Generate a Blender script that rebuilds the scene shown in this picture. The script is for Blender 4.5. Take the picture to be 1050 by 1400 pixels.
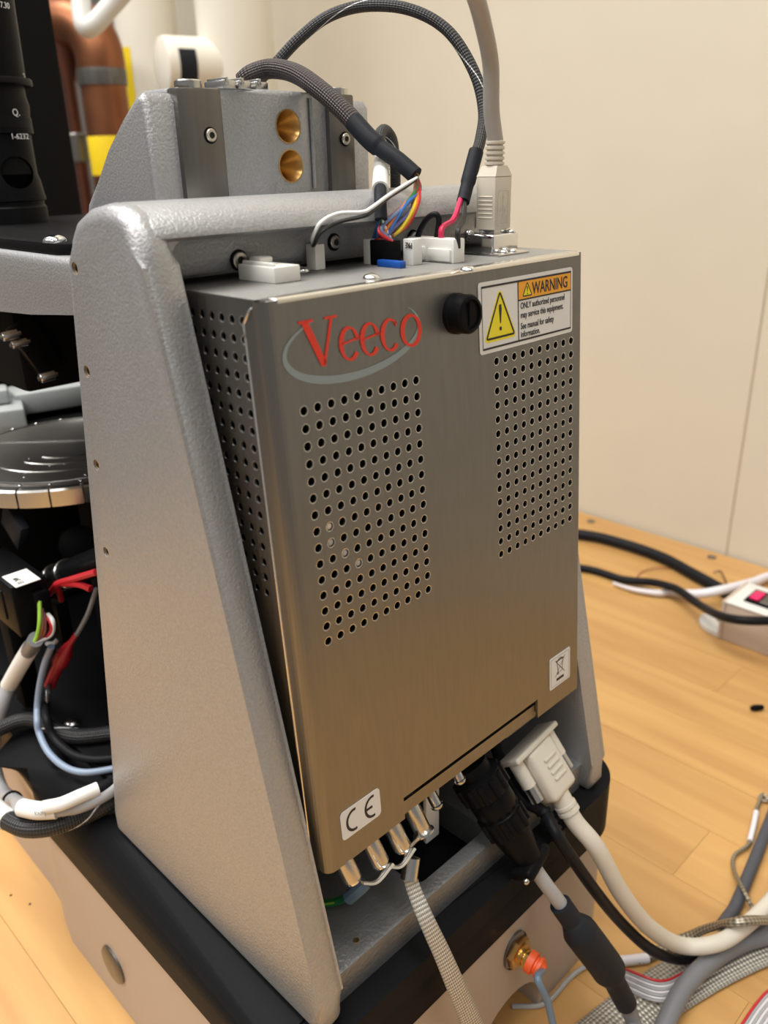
import bpy, bmesh, math, random
from mathutils import Vector, Matrix
random.seed(7)
for o in list(bpy.data.objects): bpy.data.objects.remove(o, do_unlink=True)
SC = bpy.context.scene
COL = SC.collection
pi = math.pi

# ------------------------------------------------------------------ camera
CAM = Vector([-0.13969, -0.17296, 0.38022])
RIGHT, DOWN, FWD = [Vector(r) for r in [[0.707379, -0.706457, -0.023089], [-0.288432, -0.258679, -0.921896], [0.645307, 0.65879, -0.386749]]]
FPX = 1138.96
cd = bpy.data.cameras.new('camera'); cam = bpy.data.objects.new('camera', cd); COL.objects.link(cam)
rot = Matrix((RIGHT, -DOWN, -FWD)).transposed()
cam.matrix_world = Matrix.Translation(CAM) @ rot.to_4x4()
cd.sensor_fit = 'HORIZONTAL'; cd.sensor_width = 36.0; cd.lens = 36.0 * FPX / 1050.0
cd.clip_start = 0.01; cd.clip_end = 30
cd.dof.use_dof = True; cd.dof.focus_distance = 0.30; cd.dof.aperture_fstop = 17.0
SC.camera = cam
# ------------------------------------------------------------------ world, lamps, exposure
W = bpy.data.worlds.new('room_light'); SC.world = W; W.use_nodes = True
W.node_tree.nodes['Background'].inputs[0].default_value = (1.0, 0.97, 0.93, 1)
W.node_tree.nodes['Background'].inputs[1].default_value = 0.14
def area(name, loc, target, sx, sy, power, col=(1, .975, .935)):
    l = bpy.data.lights.new(name, 'AREA'); l.shape = 'RECTANGLE'; l.size = sx; l.size_y = sy; l.energy = power; l.color = col
    o = bpy.data.objects.new(name, l); COL.objects.link(o); o.location = loc
    o.rotation_euler = (Vector(target) - Vector(loc)).to_track_quat('-Z', 'Y').to_euler()
for lx in (-1.75, -0.25):
    for ly in (-1.3, 0.1, 1.4):
        area('ceiling_lamp', (lx, ly, 2.18), (lx, ly, 0), 0.6, 1.2, 6 if ly < -1 else 18)
SC.view_settings.view_transform = 'Standard'; SC.view_settings.look = 'None'
SC.view_settings.exposure = 0.80; SC.view_settings.gamma = 1.0; SC.view_settings.use_curve_mapping = False

# ------------------------------------------------------------------ helpers: a photo pixel to a point on a real plane
def ray(u, v): return RIGHT * ((u - 525) / FPX) + DOWN * ((v - 700) / FPX) + FWD
def at(u, v, x=None, y=None, z=None):
    r = ray(u, v)
    k = (x - CAM.x) / r.x if x is not None else ((y - CAM.y) / r.y if y is not None else (z - CAM.z) / r.z)
    return CAM + r * k
LEAN = 0.0679
def fp(a, b, d=0.0):               # box front: a across, b up the leaning face, d depth behind it
    return Vector((a, d + LEAN * b, .318 + .9977 * b))
# ------------------------------------------------------------------ materials
MATS = {}
def mat(name, col, rough=.5, metal=0.0, **k):
    if name in MATS: return MATS[name]
    m = bpy.data.materials.new(name); m.use_nodes = True; nt = m.node_tree; b = nt.nodes['Principled BSDF']
    b.inputs['Base Color'].default_value = (*col, 1); b.inputs['Roughness'].default_value = rough; b.inputs['Metallic'].default_value = metal
    if k.get('spec') is not None: b.inputs['Specular IOR Level'].default_value = k['spec']
    if k.get('ior'): b.inputs['IOR'].default_value = k['ior']
    if k.get('aniso'):
        b.inputs['Anisotropic'].default_value = k['aniso']; tg_ = nt.nodes.new('ShaderNodeCombineXYZ'); tg_.inputs[0].default_value = .9; tg_.inputs[1].default_value = .44; nt.links.new(tg_.outputs[0], b.inputs['Tangent'])
    if k.get('coat'): b.inputs['Coat Weight'].default_value = k['coat']
    if k.get('emit'):
        b.inputs['Emission Color'].default_value = (*col, 1); b.inputs['Emission Strength'].default_value = k['emit']
    N = nt.nodes.new; L = nt.links.new
    if k.get('bump'):
        scale, strength, dist = k['bump'][:3]
        tc = N('ShaderNodeTexCoord'); n = N('ShaderNodeTexNoise'); n.inputs['Scale'].default_value = scale; n.inputs['Detail'].default_value = k.get('detail', 2)
        mp = N('ShaderNodeMapping'); mp.inputs['Scale'].default_value = k.get('stretch', (1, 1, 1))
        L(tc.outputs['Object'], mp.inputs[0]); L(mp.outputs[0], n.inputs['Vector'])
        bp = N('ShaderNodeBump'); bp.inputs['Strength'].default_value = strength; bp.inputs['Distance'].default_value = dist
        L(n.outputs[0], bp.inputs['Height']); L(bp.outputs[0], b.inputs['Normal'])
        if k.get('mottle'):
            mx = N('ShaderNodeMix'); mx.data_type = 'RGBA'; lo, hi = k['mottle']
            mx.inputs[6].default_value = (*[c * lo for c in col], 1); mx.inputs[7].default_value = (*[min(1, c * hi) for c in col], 1)
            L(n.outputs[0], mx.inputs[0]); L(mx.outputs[2], b.inputs['Base Color'])
        if k.get('rvar'):
            mr = N('ShaderNodeMapRange'); mr.inputs['From Min'].default_value = .3; mr.inputs['From Max'].default_value = .7
            mr.inputs['To Min'].default_value = rough - k['rvar']; mr.inputs['To Max'].default_value = rough + k['rvar']
            L(n.outputs[0], mr.inputs[0]); L(mr.outputs[0], b.inputs['Roughness'])
    MATS[name] = m; return m
def braid(name, dark, light, ku, kv, rough=.5, metal=0.0, depth=.0004, tracer=None, tracer2=None):
    m = bpy.data.materials.new(name); m.use_nodes = True; nt = m.node_tree; b = nt.nodes['Principled BSDF']
    N = nt.nodes.new; L = nt.links.new
    def math_(op, a, c=None):
        n = N('ShaderNodeMath'); n.operation = op
        for i, q in enumerate((a, c)):
            if q is None: continue
            if isinstance(q, (int, float)): n.inputs[i].default_value = q
            else: L(q, n.inputs[i])
        return n.outputs[0]
    uv = N('ShaderNodeUVMap'); sp = N('ShaderNodeSeparateXYZ'); L(uv.outputs[0], sp.inputs[0])
    pa = math_('ADD', math_('MULTIPLY', sp.outputs[0], ku), math_('MULTIPLY', sp.outputs[1], kv))
    pb = math_('SUBTRACT', math_('MULTIPLY', sp.outputs[0], ku), math_('MULTIPLY', sp.outputs[1], kv))
    sa = math_('SINE', math_('MULTIPLY', pa, 2 * pi)); sb = math_('SINE', math_('MULTIPLY', pb, 2 * pi))
    h = math_('ADD', math_('MULTIPLY', math_('MULTIPLY', sa, sb), .5), .5)
    mx = N('ShaderNodeMix'); mx.data_type = 'RGBA'; mx.inputs[6].default_value = (*dark, 1); mx.inputs[7].default_value = (*light, 1); L(h, mx.inputs[0])
    out = mx.outputs[2]
    for tr, sgn in ((tracer, 1), (tracer2, -1)):
        if tr:
            fr = math_('FRACT', math_('ADD', math_('MULTIPLY', sp.outputs[0], tr[1]), math_('MULTIPLY', sp.outputs[1], sgn)))
            on = math_('LESS_THAN', fr, tr[2])
            m2 = N('ShaderNodeMix'); m2.data_type = 'RGBA'; L(on, m2.inputs[0]); L(out, m2.inputs[6]); m2.inputs[7].default_value = (*tr[0], 1); out = m2.outputs[2]
    L(out, b.inputs['Base Color']); b.inputs['Roughness'].default_value = rough; b.inputs['Metallic'].default_value = metal
    bp = N('ShaderNodeBump'); bp.inputs['Strength'].default_value = .8; bp.inputs['Distance'].default_value = depth; L(h, bp.inputs['Height']); L(bp.outputs[0], b.inputs['Normal'])
    MATS[name] = m; return m
mat('cast', (.40, .405, .415), .40, .55, bump=(1150, .5, .0004), detail=1.5, mottle=(.82, 1.18))
mat('cast_shaded', (.20, .205, .21), .42, .45, bump=(620, .5, .0006), detail=1)  # same cast paint, shade under the box put in its colour
mat('steel', (.275, .27, .258), .44, 1.0, bump=(900, .06, .0002), stretch=(1, 1, .02), rvar=.05, aniso=.75)
mat('steel_edge_glint', (.86, .84, .8), .22, 1.0)  # paler copy of the steel, edge highlights put in the colour
mat('tool_steel', (.19, .18, .165), .36, .9, bump=(300, .05, .0002), stretch=(1, 1, .05), mottle=(.75, 1.2))
mat('chuck', (.26, .245, .225), .33, .9)
mat('chrome', (.82, .82, .82), .12, 1.0)
mat('nickel', (.58, .575, .56), .24, 1.0)
mat('screw', (.60, .57, .52), .3, 1.0)
mat('socket', (.03, .03, .03), .4, .6)
mat('brass', (.62, .40, .16), .3, 1.0, bump=(900, .1, .0002))
mat('gold', (.85, .58, .2), .25, 1.0)
mat('black_plastic', (.010, .0105, .0115), .46, 0, spec=.5, ior=1.13, bump=(900, .25, .0003))
mat('black_smooth', (.006, .006, .0068), .36, spec=.5, ior=1.15)
mat('black_anodized', (.006, .006, .0068), .42, 0, spec=.10)
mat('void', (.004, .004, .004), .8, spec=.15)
mat('shrink', (.019, .021, .026), .5, 0, spec=.5, ior=1.2, bump=(200, .15, .0004))
mat('tan', (.44, .36, .30), .45, 0, bump=(700, .15, .0003))
mat('white_nylon', (.80, .79, .75), .4)
mat('white_label', (.80, .79, .75), .5)
mat('decal_white', (.70, .71, .71), .4)
mat('decal_black', (.012, .012, .013), .5)
mat('decal_yellow', (.80, .70, .01), .45)
mat('decal_orange', (.80, .36, .015), .45)
mat('decal_red', (.68, .035, .015), .45)
mat('decal_grey', (.23, .28, .30), .45)
mat('beige', (.56, .51, .42), .5)
mat('beige_light', (.64, .60, .52), .5)
mat('grey_cable', (.17, .175, .19), .42)
mat('slate', (.06, .065, .082), .45)
mat('beige_cord', (.36, .33, .295), .45)
mat('grey_light', (.38, .38, .39), .42)
mat('black_cable', (.011, .011, .013), .4, spec=.5, ior=1.22)
mat('blue_grey', (.13, .20, .28), .35)
mat('blue_pale', (.24, .31, .42), .35)
mat('white_cable', (.70, .68, .72), .45)
for n, c in dict(red=(.55, .02, .03), orange=(.8, .2, .02), yellow=(.8, .6, .03), green=(.02, .2, .06), blue=(.03, .16, .5), violet=(.14, .15, .38), brown=(.28, .09, .05), white=(.82, .82, .8), crimson=(.6, .02, .09), black=(.015, .015, .015), greenyellow=(.3, .55, .05), greyblue=(.16, .22, .4)).items():
    mat('wire_' + n, c, .4)
mat('blue_plastic', (.01, .09, .42), .4)
mat('orange_boot', (.85, .12, .03), .45)
mat('red_clear', (.35, .01, .02), .3)
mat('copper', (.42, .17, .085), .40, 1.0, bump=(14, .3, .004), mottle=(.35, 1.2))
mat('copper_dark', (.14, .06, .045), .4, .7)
mat('pvc', (.78, .74, .64), .28)
mat('glue', (.62, .5, .3), .4, 0)
mat('pvc_yellow', (.85, .62, .01), .5)
mat('wall_paint', (.66, .60, .485), .6, 0, bump=(14, .12, .003), mottle=(.97, 1.03))
mat('ceiling_tile', (.75, .74, .71), .8)
mat('wall_strip', (.52, .44, .33), .6)
mat('panel_grey', (.17, .17, .175), .5)
mat('wall_grey', (.12, .12, .125), .6)
mat('floor_vinyl', (.25, .24, .22), .5)
mat('strip_white', (.66, .66, .63), .4)
mat('strip_side_shade', (.50, .41, .34), .5)  # sides of the white strip, darker as shade painted under overhead light
mat('switch_red', (.75, .01, .12), .3)
mat('grey_plate', (.50, .53, .53), .5)
braid('sleeve', (.008, .008, .009), (.032, .032, .034), 420, 9, .5, 0, .0004, ((.7, .7, .7), 17, .03))
braid('sleeve_brown', (.008, .008, .009), (.055, .034, .032), 450, 12, .5, 0, .0005)
braid('braid_metal', (.20, .19, .17), (.80, .78, .73), 330, 13, .35, .4, .0005)
braid('braid_wide', (.15, .14, .12), (.66, .63, .56), 240, 15, .4, .4, .0006)
braid('braid_thin', (.14, .12, .09), (.55, .5, .4), 220, 4, .4, .8, .0003)
def wood(name):
    m = bpy.data.materials.new(name); m.use_nodes = True; nt = m.node_tree; b = nt.nodes['Principled BSDF']; N = nt.nodes.new; L = nt.links.new
    geo = N('ShaderNodeNewGeometry'); oi = N('ShaderNodeObjectInfo')
    ad = N('ShaderNodeVectorMath'); ad.operation = 'ADD'
    cx = N('ShaderNodeCombineXYZ'); mu = N('ShaderNodeMath'); mu.operation = 'MULTIPLY'; mu.inputs[1].default_value = 17.3
    L(oi.outputs['Random'], mu.inputs[0]); L(mu.outputs[0], cx.inputs[0]); L(mu.outputs[0], cx.inputs[2])
    L(geo.outputs['Position'], ad.inputs[0]); L(cx.outputs[0], ad.inputs[1])
    mp = N('ShaderNodeMapping'); mp.inputs['Scale'].default_value = (60, 5, 60); L(ad.outputs[0], mp.inputs[0])
    n = N('ShaderNodeTexNoise'); n.inputs['Scale'].default_value = 1; n.inputs['Detail'].default_value = 5; n.inputs['Distortion'].default_value = .6; L(mp.outputs[0], n.inputs['Vector'])
    cr = N('ShaderNodeValToRGB'); cr.color_ramp.elements[0].position = .3; cr.color_ramp.elements[1].position = .72
    cr.color_ramp.elements[0].color = (.47, .25, .082, 1); cr.color_ramp.elements[1].color = (.585, .345, .12, 1); L(n.outputs[0], cr.inputs[0])
    hs = N('ShaderNodeHueSaturation'); mr = N('ShaderNodeMapRange'); mr.inputs['To Min'].default_value = .93; mr.inputs['To Max'].default_value = 1.06
    L(oi.outputs['Random'], mr.inputs[0]); L(mr.outputs[0], hs.inputs['Value']); L(cr.outputs[0], hs.inputs['Color']); L(hs.outputs[0], b.inputs['Base Color'])
    b.inputs['Roughness'].default_value = .42; b.inputs['Coat Weight'].default_value = .15; b.inputs['Coat Roughness'].default_value = .3
    MATS[name] = m
wood('maple')

# ------------------------------------------------------------------ mesh builder
class MB:
    def __init__(s): s.bm = bmesh.new(); s.uv = s.bm.loops.layers.uv.new('UVMap')
    def box(s, lo, hi, bev=0, seg=2, rot=None, pivot=None):
        lo, hi = Vector(lo), Vector(hi); c = (lo + hi) / 2; d = hi - lo
        r = bmesh.ops.create_cube(s.bm, size=1); vs = r['verts']
        for v in vs: v.co = Vector((v.co.x * d.x, v.co.y * d.y, v.co.z * d.z)) + c
        if rot is not None:
            p = Vector(pivot) if pivot is not None else c
            for v in vs: v.co = rot @ (v.co - p) + p
        if bev:
            es = {e for v in vs for e in v.link_edges}
            bmesh.ops.bevel(s.bm, geom=list(es), offset=bev, segments=seg, profile=.5, affect='EDGES')
        return s
    def lathe(s, prof, o, axis=(0, 0, 1), seg=32, caps=True):
        a = Vector(axis).normalized(); x = a.orthogonal().normalized(); y = a.cross(x); o = Vector(o); rings = []
        for r, h in prof:
            if r < 1e-7: rings.append([s.bm.verts.new(o + a * h)])
            else: rings.append([s.bm.verts.new(o + a * h + (x * math.cos(2 * pi * i / seg) + y * math.sin(2 * pi * i / seg)) * r) for i in range(seg)])
        for A, Bq in zip(rings, rings[1:]):
            for i in range(seg):
                j = (i + 1) % seg
                q = [A[i % len(A)], A[j % len(A)], Bq[j % len(Bq)], Bq[i % len(Bq)]]
                u = []
                for v in q:
                    if v not in u: u.append(v)
                if len(u) >= 3:
                    try: s.bm.faces.new(u)
                    except ValueError: pass
        if caps:
            for R in (rings[0], rings[-1]):
                if len(R) > 2:
                    try: s.bm.faces.new(R)
                    except ValueError: pass
        return s
    def tube(s, pts, r, seg=12, res=8, w=None, up=None, closed_ends=True, smooth=True, taper=None):
        P = spline(pts, res) if smooth and len(pts) > 2 else [Vector(p) for p in pts]
        for q in P: q.z = max(q.z, r * .98)
        n = len(P); T = [(P[min(i + 1, n - 1)] - P[max(i - 1, 0)]).normalized() for i in range(n)]
        x = (Vector(up) if up is not None else T[0].orthogonal()); x = (x - T[0] * x.dot(T[0])).normalized(); rings = []; Ls = [0]
        for i in range(1, n): Ls.append(Ls[-1] + (P[i] - P[i - 1]).length)
        for i in range(n):
            base = Vector(up) if (up is not None and w) else x
            x = (base - T[i] * base.dot(T[i])).normalized(); y = T[i].cross(x)
            rr = r if taper is None else r * taper(Ls[i] / Ls[-1])
            ww = w if w else rr
            if taper is not None and w: ww = w * taper(Ls[i] / Ls[-1])
            rings.append([s.bm.verts.new(P[i] + x * math.cos(2 * pi * k / seg) * rr + y * math.sin(2 * pi * k / seg) * ww) for k in range(seg)])
        for i in range(n - 1):
            for k in range(seg):
                j = (k + 1) % seg
                f = s.bm.faces.new((rings[i][k], rings[i][j], rings[i + 1][j], rings[i + 1][k]))
                for lp, (a, c) in zip(f.loops, ((i, k), (i, k + 1), (i + 1, k + 1), (i + 1, k))): lp[s.uv].uv = (Ls[a], c / seg)
        if closed_ends: s.bm.faces.new(list(reversed(rings[0]))); s.bm.faces.new(rings[-1])
        return s
    def prism(s, poly, axis, lo, hi, bev=0, seg=3):
        # poly of 2D points in the two other axes (in order), extruded along axis
        def mk(p, h): return {'x': Vector((h, p[0], p[1])), 'y': Vector((p[0], h, p[1])), 'z': Vector((p[0], p[1], h))}[axis]
        A = [s.bm.verts.new(mk(p, lo)) for p in poly]; Bq = [s.bm.verts.new(mk(p, hi)) for p in poly]; n = len(poly)
        fa = s.bm.faces.new(A); fb = s.bm.faces.new(list(reversed(Bq)))
        for i in range(n): s.bm.faces.new((A[i], Bq[i], Bq[(i + 1) % n], A[(i + 1) % n]))
        if bev:
            bmesh.ops.bevel(s.bm, geom=list(set(fa.edges) | set(fb.edges)), offset=bev, segments=seg, profile=.5, affect='EDGES')
        return s
    def poly(s, pts): s.bm.faces.new([s.bm.verts.new(Vector(p)) for p in pts]); return s
    def done(s, name, flat=False):
        if not flat: bmesh.ops.recalc_face_normals(s.bm, faces=s.bm.faces)
        me = bpy.data.meshes.new(name); s.bm.to_mesh(me); s.bm.free()
        me.polygons.foreach_set('use_smooth', [not flat] * len(me.polygons))
        if not flat: me.set_sharp_from_angle(angle=math.radians(38))
        return me
    def build(s, name, m, parent=None, flat=False):
        return link(name, s.done(name, flat), m, parent)
def spline(pts, res=8):
    P = [Vector(p) for p in pts]; Q = [P[0] * 2 - P[1]] + P + [P[-1] * 2 - P[-2]]; out = []
    for i in range(1, len(Q) - 2):
        a, b, c, d = Q[i - 1:i + 3]
        for k in range(res):
            t = k / res
            out.append(.5 * (2 * b + (c - a) * t + (2 * a - 5 * b + 4 * c - d) * t * t + (3 * b - a - 3 * c + d) * t ** 3))
    out.append(P[-1]); return out
def rootof(o):
    v = Vector((0, 0, 0))
    while o is not None: v += o.location; o = o.parent
    return v
def link(name, me, m, parent=None):
    o = bpy.data.objects.new(name, me); COL.objects.link(o)
    if m is not None:
        me.materials.clear(); me.materials.append(MATS[m])
    if parent is not None:
        o.parent = parent; o.location = -rootof(parent)
    return o
def tag(o, label, cat, group=None):
    o['label'] = label; o['category'] = cat
    if group: o['group'] = group
    return o
def thing(name, label, cat, loc, group=None):
    o = bpy.data.objects.new(name, None); COL.objects.link(o); o.location = loc; o.empty_display_size = .01
    return tag(o, label, cat, group)
def cut(o, cutters):
    for mb in cutters:
        c = bpy.data.objects.new('cutter', mb.done('cutter')); COL.objects.link(c); c.matrix_world = Matrix.Identity(4)
        save = o.parent; loc = o.location.copy(); o.parent = None; o.location = (0, 0, 0)
        md = o.modifiers.new('b', 'BOOLEAN'); md.operation = 'DIFFERENCE'; md.object = c; md.solver = 'EXACT'
        dg = bpy.context.evaluated_depsgraph_get(); dg.update()
        me = bpy.data.meshes.new_from_object(o.evaluated_get(dg)); o.modifiers.clear(); old = o.data; o.data = me
        o.parent = save; o.location = loc
        bpy.data.objects.remove(c, do_unlink=True)
    me = o.data; me.polygons.foreach_set('use_smooth', [True] * len(me.polygons)); me.set_sharp_from_angle(angle=math.radians(38))
    return o
def text(name, body, m, parent, pos, ex, ey, size, sx=1.0, bold=0.0, n_off=.00012, align='LEFT', thick=.00008):
    # flat lettering: pos = baseline start, ex/ey unit vectors of the surface
    c = bpy.data.curves.new(name, 'FONT'); c.body = body; c.size = size; c.offset = bold; c.align_x = align; c.extrude = thick; c.resolution_u = 3
    t = bpy.data.objects.new(name, c); COL.objects.link(t)
    dg = bpy.context.evaluated_depsgraph_get(); dg.update()
    me = bpy.data.meshes.new_from_object(t.evaluated_get(dg)); bpy.data.objects.remove(t, do_unlink=True)
    ex = Vector(ex).normalized(); ey = Vector(ey).normalized(); ez = ex.cross(ey); pos = Vector(pos) + ez * n_off
    for v in me.vertices: v.co = pos + ex * (v.co.x * sx) + ey * v.co.y + ez * v.co.z
    return link(name, me, m, parent)
def stroke(mb, pts, w0, w1=None, mapf=None, closed=False):
    # ribbon of varying width in 2D; w0 may be a list
    n = len(pts); W = w0 if isinstance(w0, list) else [w0] * n; L_, R_ = [], []
    for i in range(n):
        if closed: a, b = pts[(i - 1) % n], pts[(i + 1) % n]
        else: a, b = pts[max(i - 1, 0)], pts[min(i + 1, n - 1)]
        d = Vector((b[0] - a[0], b[1] - a[1])); d.normalize(); nrm = Vector((-d.y, d.x)) * W[i] / 2; p = Vector(pts[i][:2])
        L_.append(mapf(*(p + nrm))); R_.append(mapf(*(p - nrm)))
    vl = [mb.bm.verts.new(p) for p in L_]; vr = [mb.bm.verts.new(p) for p in R_]
    for i in range(n if closed else n - 1):
        j = (i + 1) % n; mb.bm.faces.new((vl[i], vr[i], vr[j], vl[j]))
def arc(cx, cy, rx, ry, a0, a1, n=24): return [(cx + rx * math.cos(math.radians(a0 + (a1 - a0) * i / n)), cy + ry * math.sin(math.radians(a0 + (a1 - a0) * i / n))) for i in range(n + 1)]
def rrect(x0, y0, x1, y1, r, n=4):
    out = []
    for cx, cy, a in ((x1 - r, y1 - r, 0), (x0 + r, y1 - r, 90), (x0 + r, y0 + r, 180), (x1 - r, y0 + r, 270)):
        out += arc(cx, cy, r, r, a, a + 90, n)
    return out
def cap_screw(parent, c, axis, r=.003, h=.0012, name='cap_screw', washer=0):
    c = Vector(c); a = Vector(axis).normalized(); mb = MB()
    mb.lathe([(r, -h * .5), (r, h * .7), (r * .86, h), (r * .5, h), (r * .46, h * .3), (0, h * .3)], c, a, 24, caps=False)
    s = mb.build(name, 'screw', parent)
    x = a.orthogonal().normalized(); y = a.cross(x); mb = MB(); pts = []
    mb.lathe([(r * .5, h * .35), (r * .44, h * .4), (0, h * .4)], c, a, 6, caps=False)
    if parent is not None and parent.parent is None: mb.build('hex_socket', 'socket', s)
    else: mb.bm.free()
    if washer:
        mb = MB(); mb.lathe([(r, -h * .2), (r + washer, -h * .2), (r + washer, h * .1), (r, h * .1)], c, a, 24, caps=False)
        if parent is not None and parent.parent is None: mb.build('recess_ring', 'void', s)
        else: mb.bm.free()
    return s
def dome(name, parent, c, axis, r, m='chrome', h=None):
    h = h or r * .55
    return MB().lathe([(r, 0), (r, h * .15)] + [(r * math.cos(t * pi / 10), h * (.15 + .85 * math.sin(t * pi / 10))) for t in range(1, 5)] + [(0, h)], c, axis, 20, caps=False).build(name, m, parent)

# ================================================================== the room
WX0, WSL = .652, 0.0                      # wall beside the bench: x = WX0 + WSL*(y-.2)
def wallx(y): return WX0 + WSL * (y - .2)
def struct(o): o['kind'] = 'structure'; return o
wall = struct(thing('wall_right', 'cream painted panel wall beside the wooden bench', 'wall', (wallx(.15), .15, -.76))); del wall['category']
ys = at(1020, 580, x=wallx(.14)).y
for y0, y1 in ((-2.2, ys - .0012), (ys + .0012, 2.2)):
    m = MB(); m.prism([(wallx(y0), y0), (wallx(y1), y1), (wallx(y1) + .05, y1), (wallx(y0) + .05, y0)], 'z', -.76, 2.3); m.build('panel', 'wall_paint', wall)
m = MB(); m.prism([(wallx(ys) + .0008, ys - .0025), (wallx(ys) + .0008, ys + .0025), (wallx(ys) + .02, ys + .0025), (wallx(ys) + .02, ys - .0025)], 'z', -.76, 2.3); m.build('joint_strip', 'wall_strip', wall)
m = MB(); m.box((-2.2, 2.0, -.76), (wallx(2.0), 2.05, 2.3)); struct(m.build('wall_back', 'wall_grey'))
m = MB(); m.box((-2.2, -2.2, -.80), (wallx(-2.2) + .05, 2.05, -.76)); struct(m.build('floor', 'floor_vinyl'))
m = MB(); m.box((-2.6, -2.2, 2.2), (wallx(-2.2) + .05, 2.05, 2.24)); struct(m.build('ceiling', 'ceiling_tile'))

# ================================================================== the bench
bench = thing('workbench', 'butcher block workbench top of honey coloured maple staves', 'workbench', (.1, -.2, -.76))
XB0, XB1, YB0, YB1, SW = -.62, wallx(.66) - .004, -.46, .66, .0465
n = int((XB1 - XB0) / SW); SW = (XB1 - XB0) / n
for i in range(n):
    x0 = XB0 + i * SW; y = YB0 - random.uniform(0, .3)
    while y < YB1:
        y2 = y + random.uniform(.32, .75)
        if YB1 - y2 < .12: y2 = YB1
        a, b = max(y, YB0), min(y2, YB1)
        if b - a > .01:
            g = .0001
            m = MB(); m.box((x0 + g, a + g, -.03), (x0 + SW - g, b - g, 0 - random.uniform(0, .00006))); m.build('stave', 'maple', bench)
        y = y2
m = MB(); m.box((XB0, YB0, -.042), (XB1, YB1, -.0302)); m.build('underlayer', 'maple', bench)
for sx in (XB0 + .06, XB1 - .06):
    for sy in (YB0 + .08, YB1 - .08):
        m = MB(); m.box((sx - .03, sy - .03, -.76), (sx + .03, sy + .03, -.042), .004); m.build('leg', 'wall_grey', bench)
for u, v in ((973, 762), (808, 713)):
    p = at(u, v, z=0); m = MB(); m.lathe([(.0045, 0), (.0045, .0006), (.002, .0006), (.0015, .0001), (0, .0001)], p, (0, 0, 1), 14, caps=False); m.build('screw', 'tool_steel', bench)
for u, v in ((15, 1224), (41, 1236)):
    p = at(u, v, z=0); m = MB(); m.lathe([(.0007, 0), (.0006, .0002), (0, .0003)], p, (0, 0, 1), 10, caps=False); m.build('nail', 'void', bench)

# ================================================================== the microscope body
mic = thing('microscope', 'grey cast and tan microscope body with a black rim standing on the bench', 'microscope', (.065, .16, 0))
XL, XR, YF, YK = -.0375, .169, -.0225, .455
ZT = .106; ZM = .078
def outline(ins=0.0):
    xl, xr, yf, yk = XL + ins, XR - ins, YF + ins, YK - ins
    pts = arc(xl + .014, yf + .014, .014, .014, 180, 270, 8) + arc(xr - .022, yf + .022, .022, .022, 270, 360, 10)
    pts += arc(xr - .02, yk - .02, .02, .02, 0, 90, 6) + arc(xl + .03, yk - .02, .02, .02, 90, 180, 6)
    pts += [(xl + .010, .30), (xl + .009, .225), (xl + .0075, .207), (xl + .003, .193), (xl, .178)]
    return pts
o = MB().prism(outline(.0012), 'z', 0, ZM, 0).build('lower_body', 'tan', mic)
m = MB(); m.prism(arc(.082, .008, .0235, .022, 0, 180, 14) + [(.0585, -.01), (.1055, -.01)], 'y', YF - .01, .06); cut(o, [m])
m = MB(); m.prism(outline(0), 'z', ZM, ZT, 0)
top = [e for e in m.bm.edges if all(v.co.z > ZT - 1e-5 for v in e.verts)]
bmesh.ops.bevel(m.bm, geom=top, offset=.0175, segments=8, profile=.5, affect='EDGES')
rim = m.build('rim', 'black_plastic', mic)
p = at(153, 1320, x=XL); m = MB(); m.lathe([(.0098, .001), (.0098, -.0010), (.0090, -.0017), (.004, -.0021), (0, -.0021)], (XL + .0012, p.y, p.z), (1, 0, 0), 28, caps=False); m.build('hole_plug', 'tool_steel', mic)
# cheeks
XI, TH = -.0135, .0112
CH = [(-.0165, .106), (-.0195, .112), (-.0186, .122), (.0330, .3560), (.0338, .362), (.0385, .3688), (.0440, .3712), (.0520, .3718), (.0620, .3704), (.0700, .3672), (.0748, .3622), (.0755, .355), (.0950, .24), (.1225, .118), (.1225, .109), (.1195, .106)]
def cheek(x0, x1):
    m = MB(); m.prism(CH, 'x', x0, x1, .0050, 6); return m.build('side_cheek', 'cast', mic)
cl = cheek(XI - TH, XI)
CHR = [(-.0165, .106), (-.0195, .112), (-.0186, .122), (.0090, .245), (.0510, .348), (.0520, .358), (.0545, .3645), (.0590, .3690), (.0640, .3690), (.0700, .3672), (.0748, .3622), (.0755, .355), (.0950, .24), (.1225, .118), (.1225, .109), (.1195, .106)]
m = MB(); m.prism(CHR, 'x', .1275 - XI, .1275 - XI + TH, .0042, 5); cr = m.build('side_cheek', 'cast', mic)
m = MB(); m.prism([(.0525, .3490), (.0525, .3585), (.0545, .3645), (.0590, .3690), (.0640, .3690), (.0700, .3672), (.0748, .3622), (.0755, .3490)], 'x', .126, .1275 - XI + TH / 2); m.build('beam_end', 'cast', mic)
cuts = []; hp = []
for u, v in ((102, 367), (118.5, 508), (131.5, 636), (145, 755)):
    p = at(u, v, x=XI - TH); hp.append(p); c = MB(); c.lathe([(.0019, -.002), (.0019, .006)], p, (1, 0, 0), 20); cuts.append(c)
cut(cl, cuts)
for p in hp:
    m = MB(); m.lathe([(.00188, .0008), (.0015, .0009), (.0015, .0055), (0, .0055)], p, (1, 0, 0), 20, caps=False); m.build('brass_insert', 'brass', mic)
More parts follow.
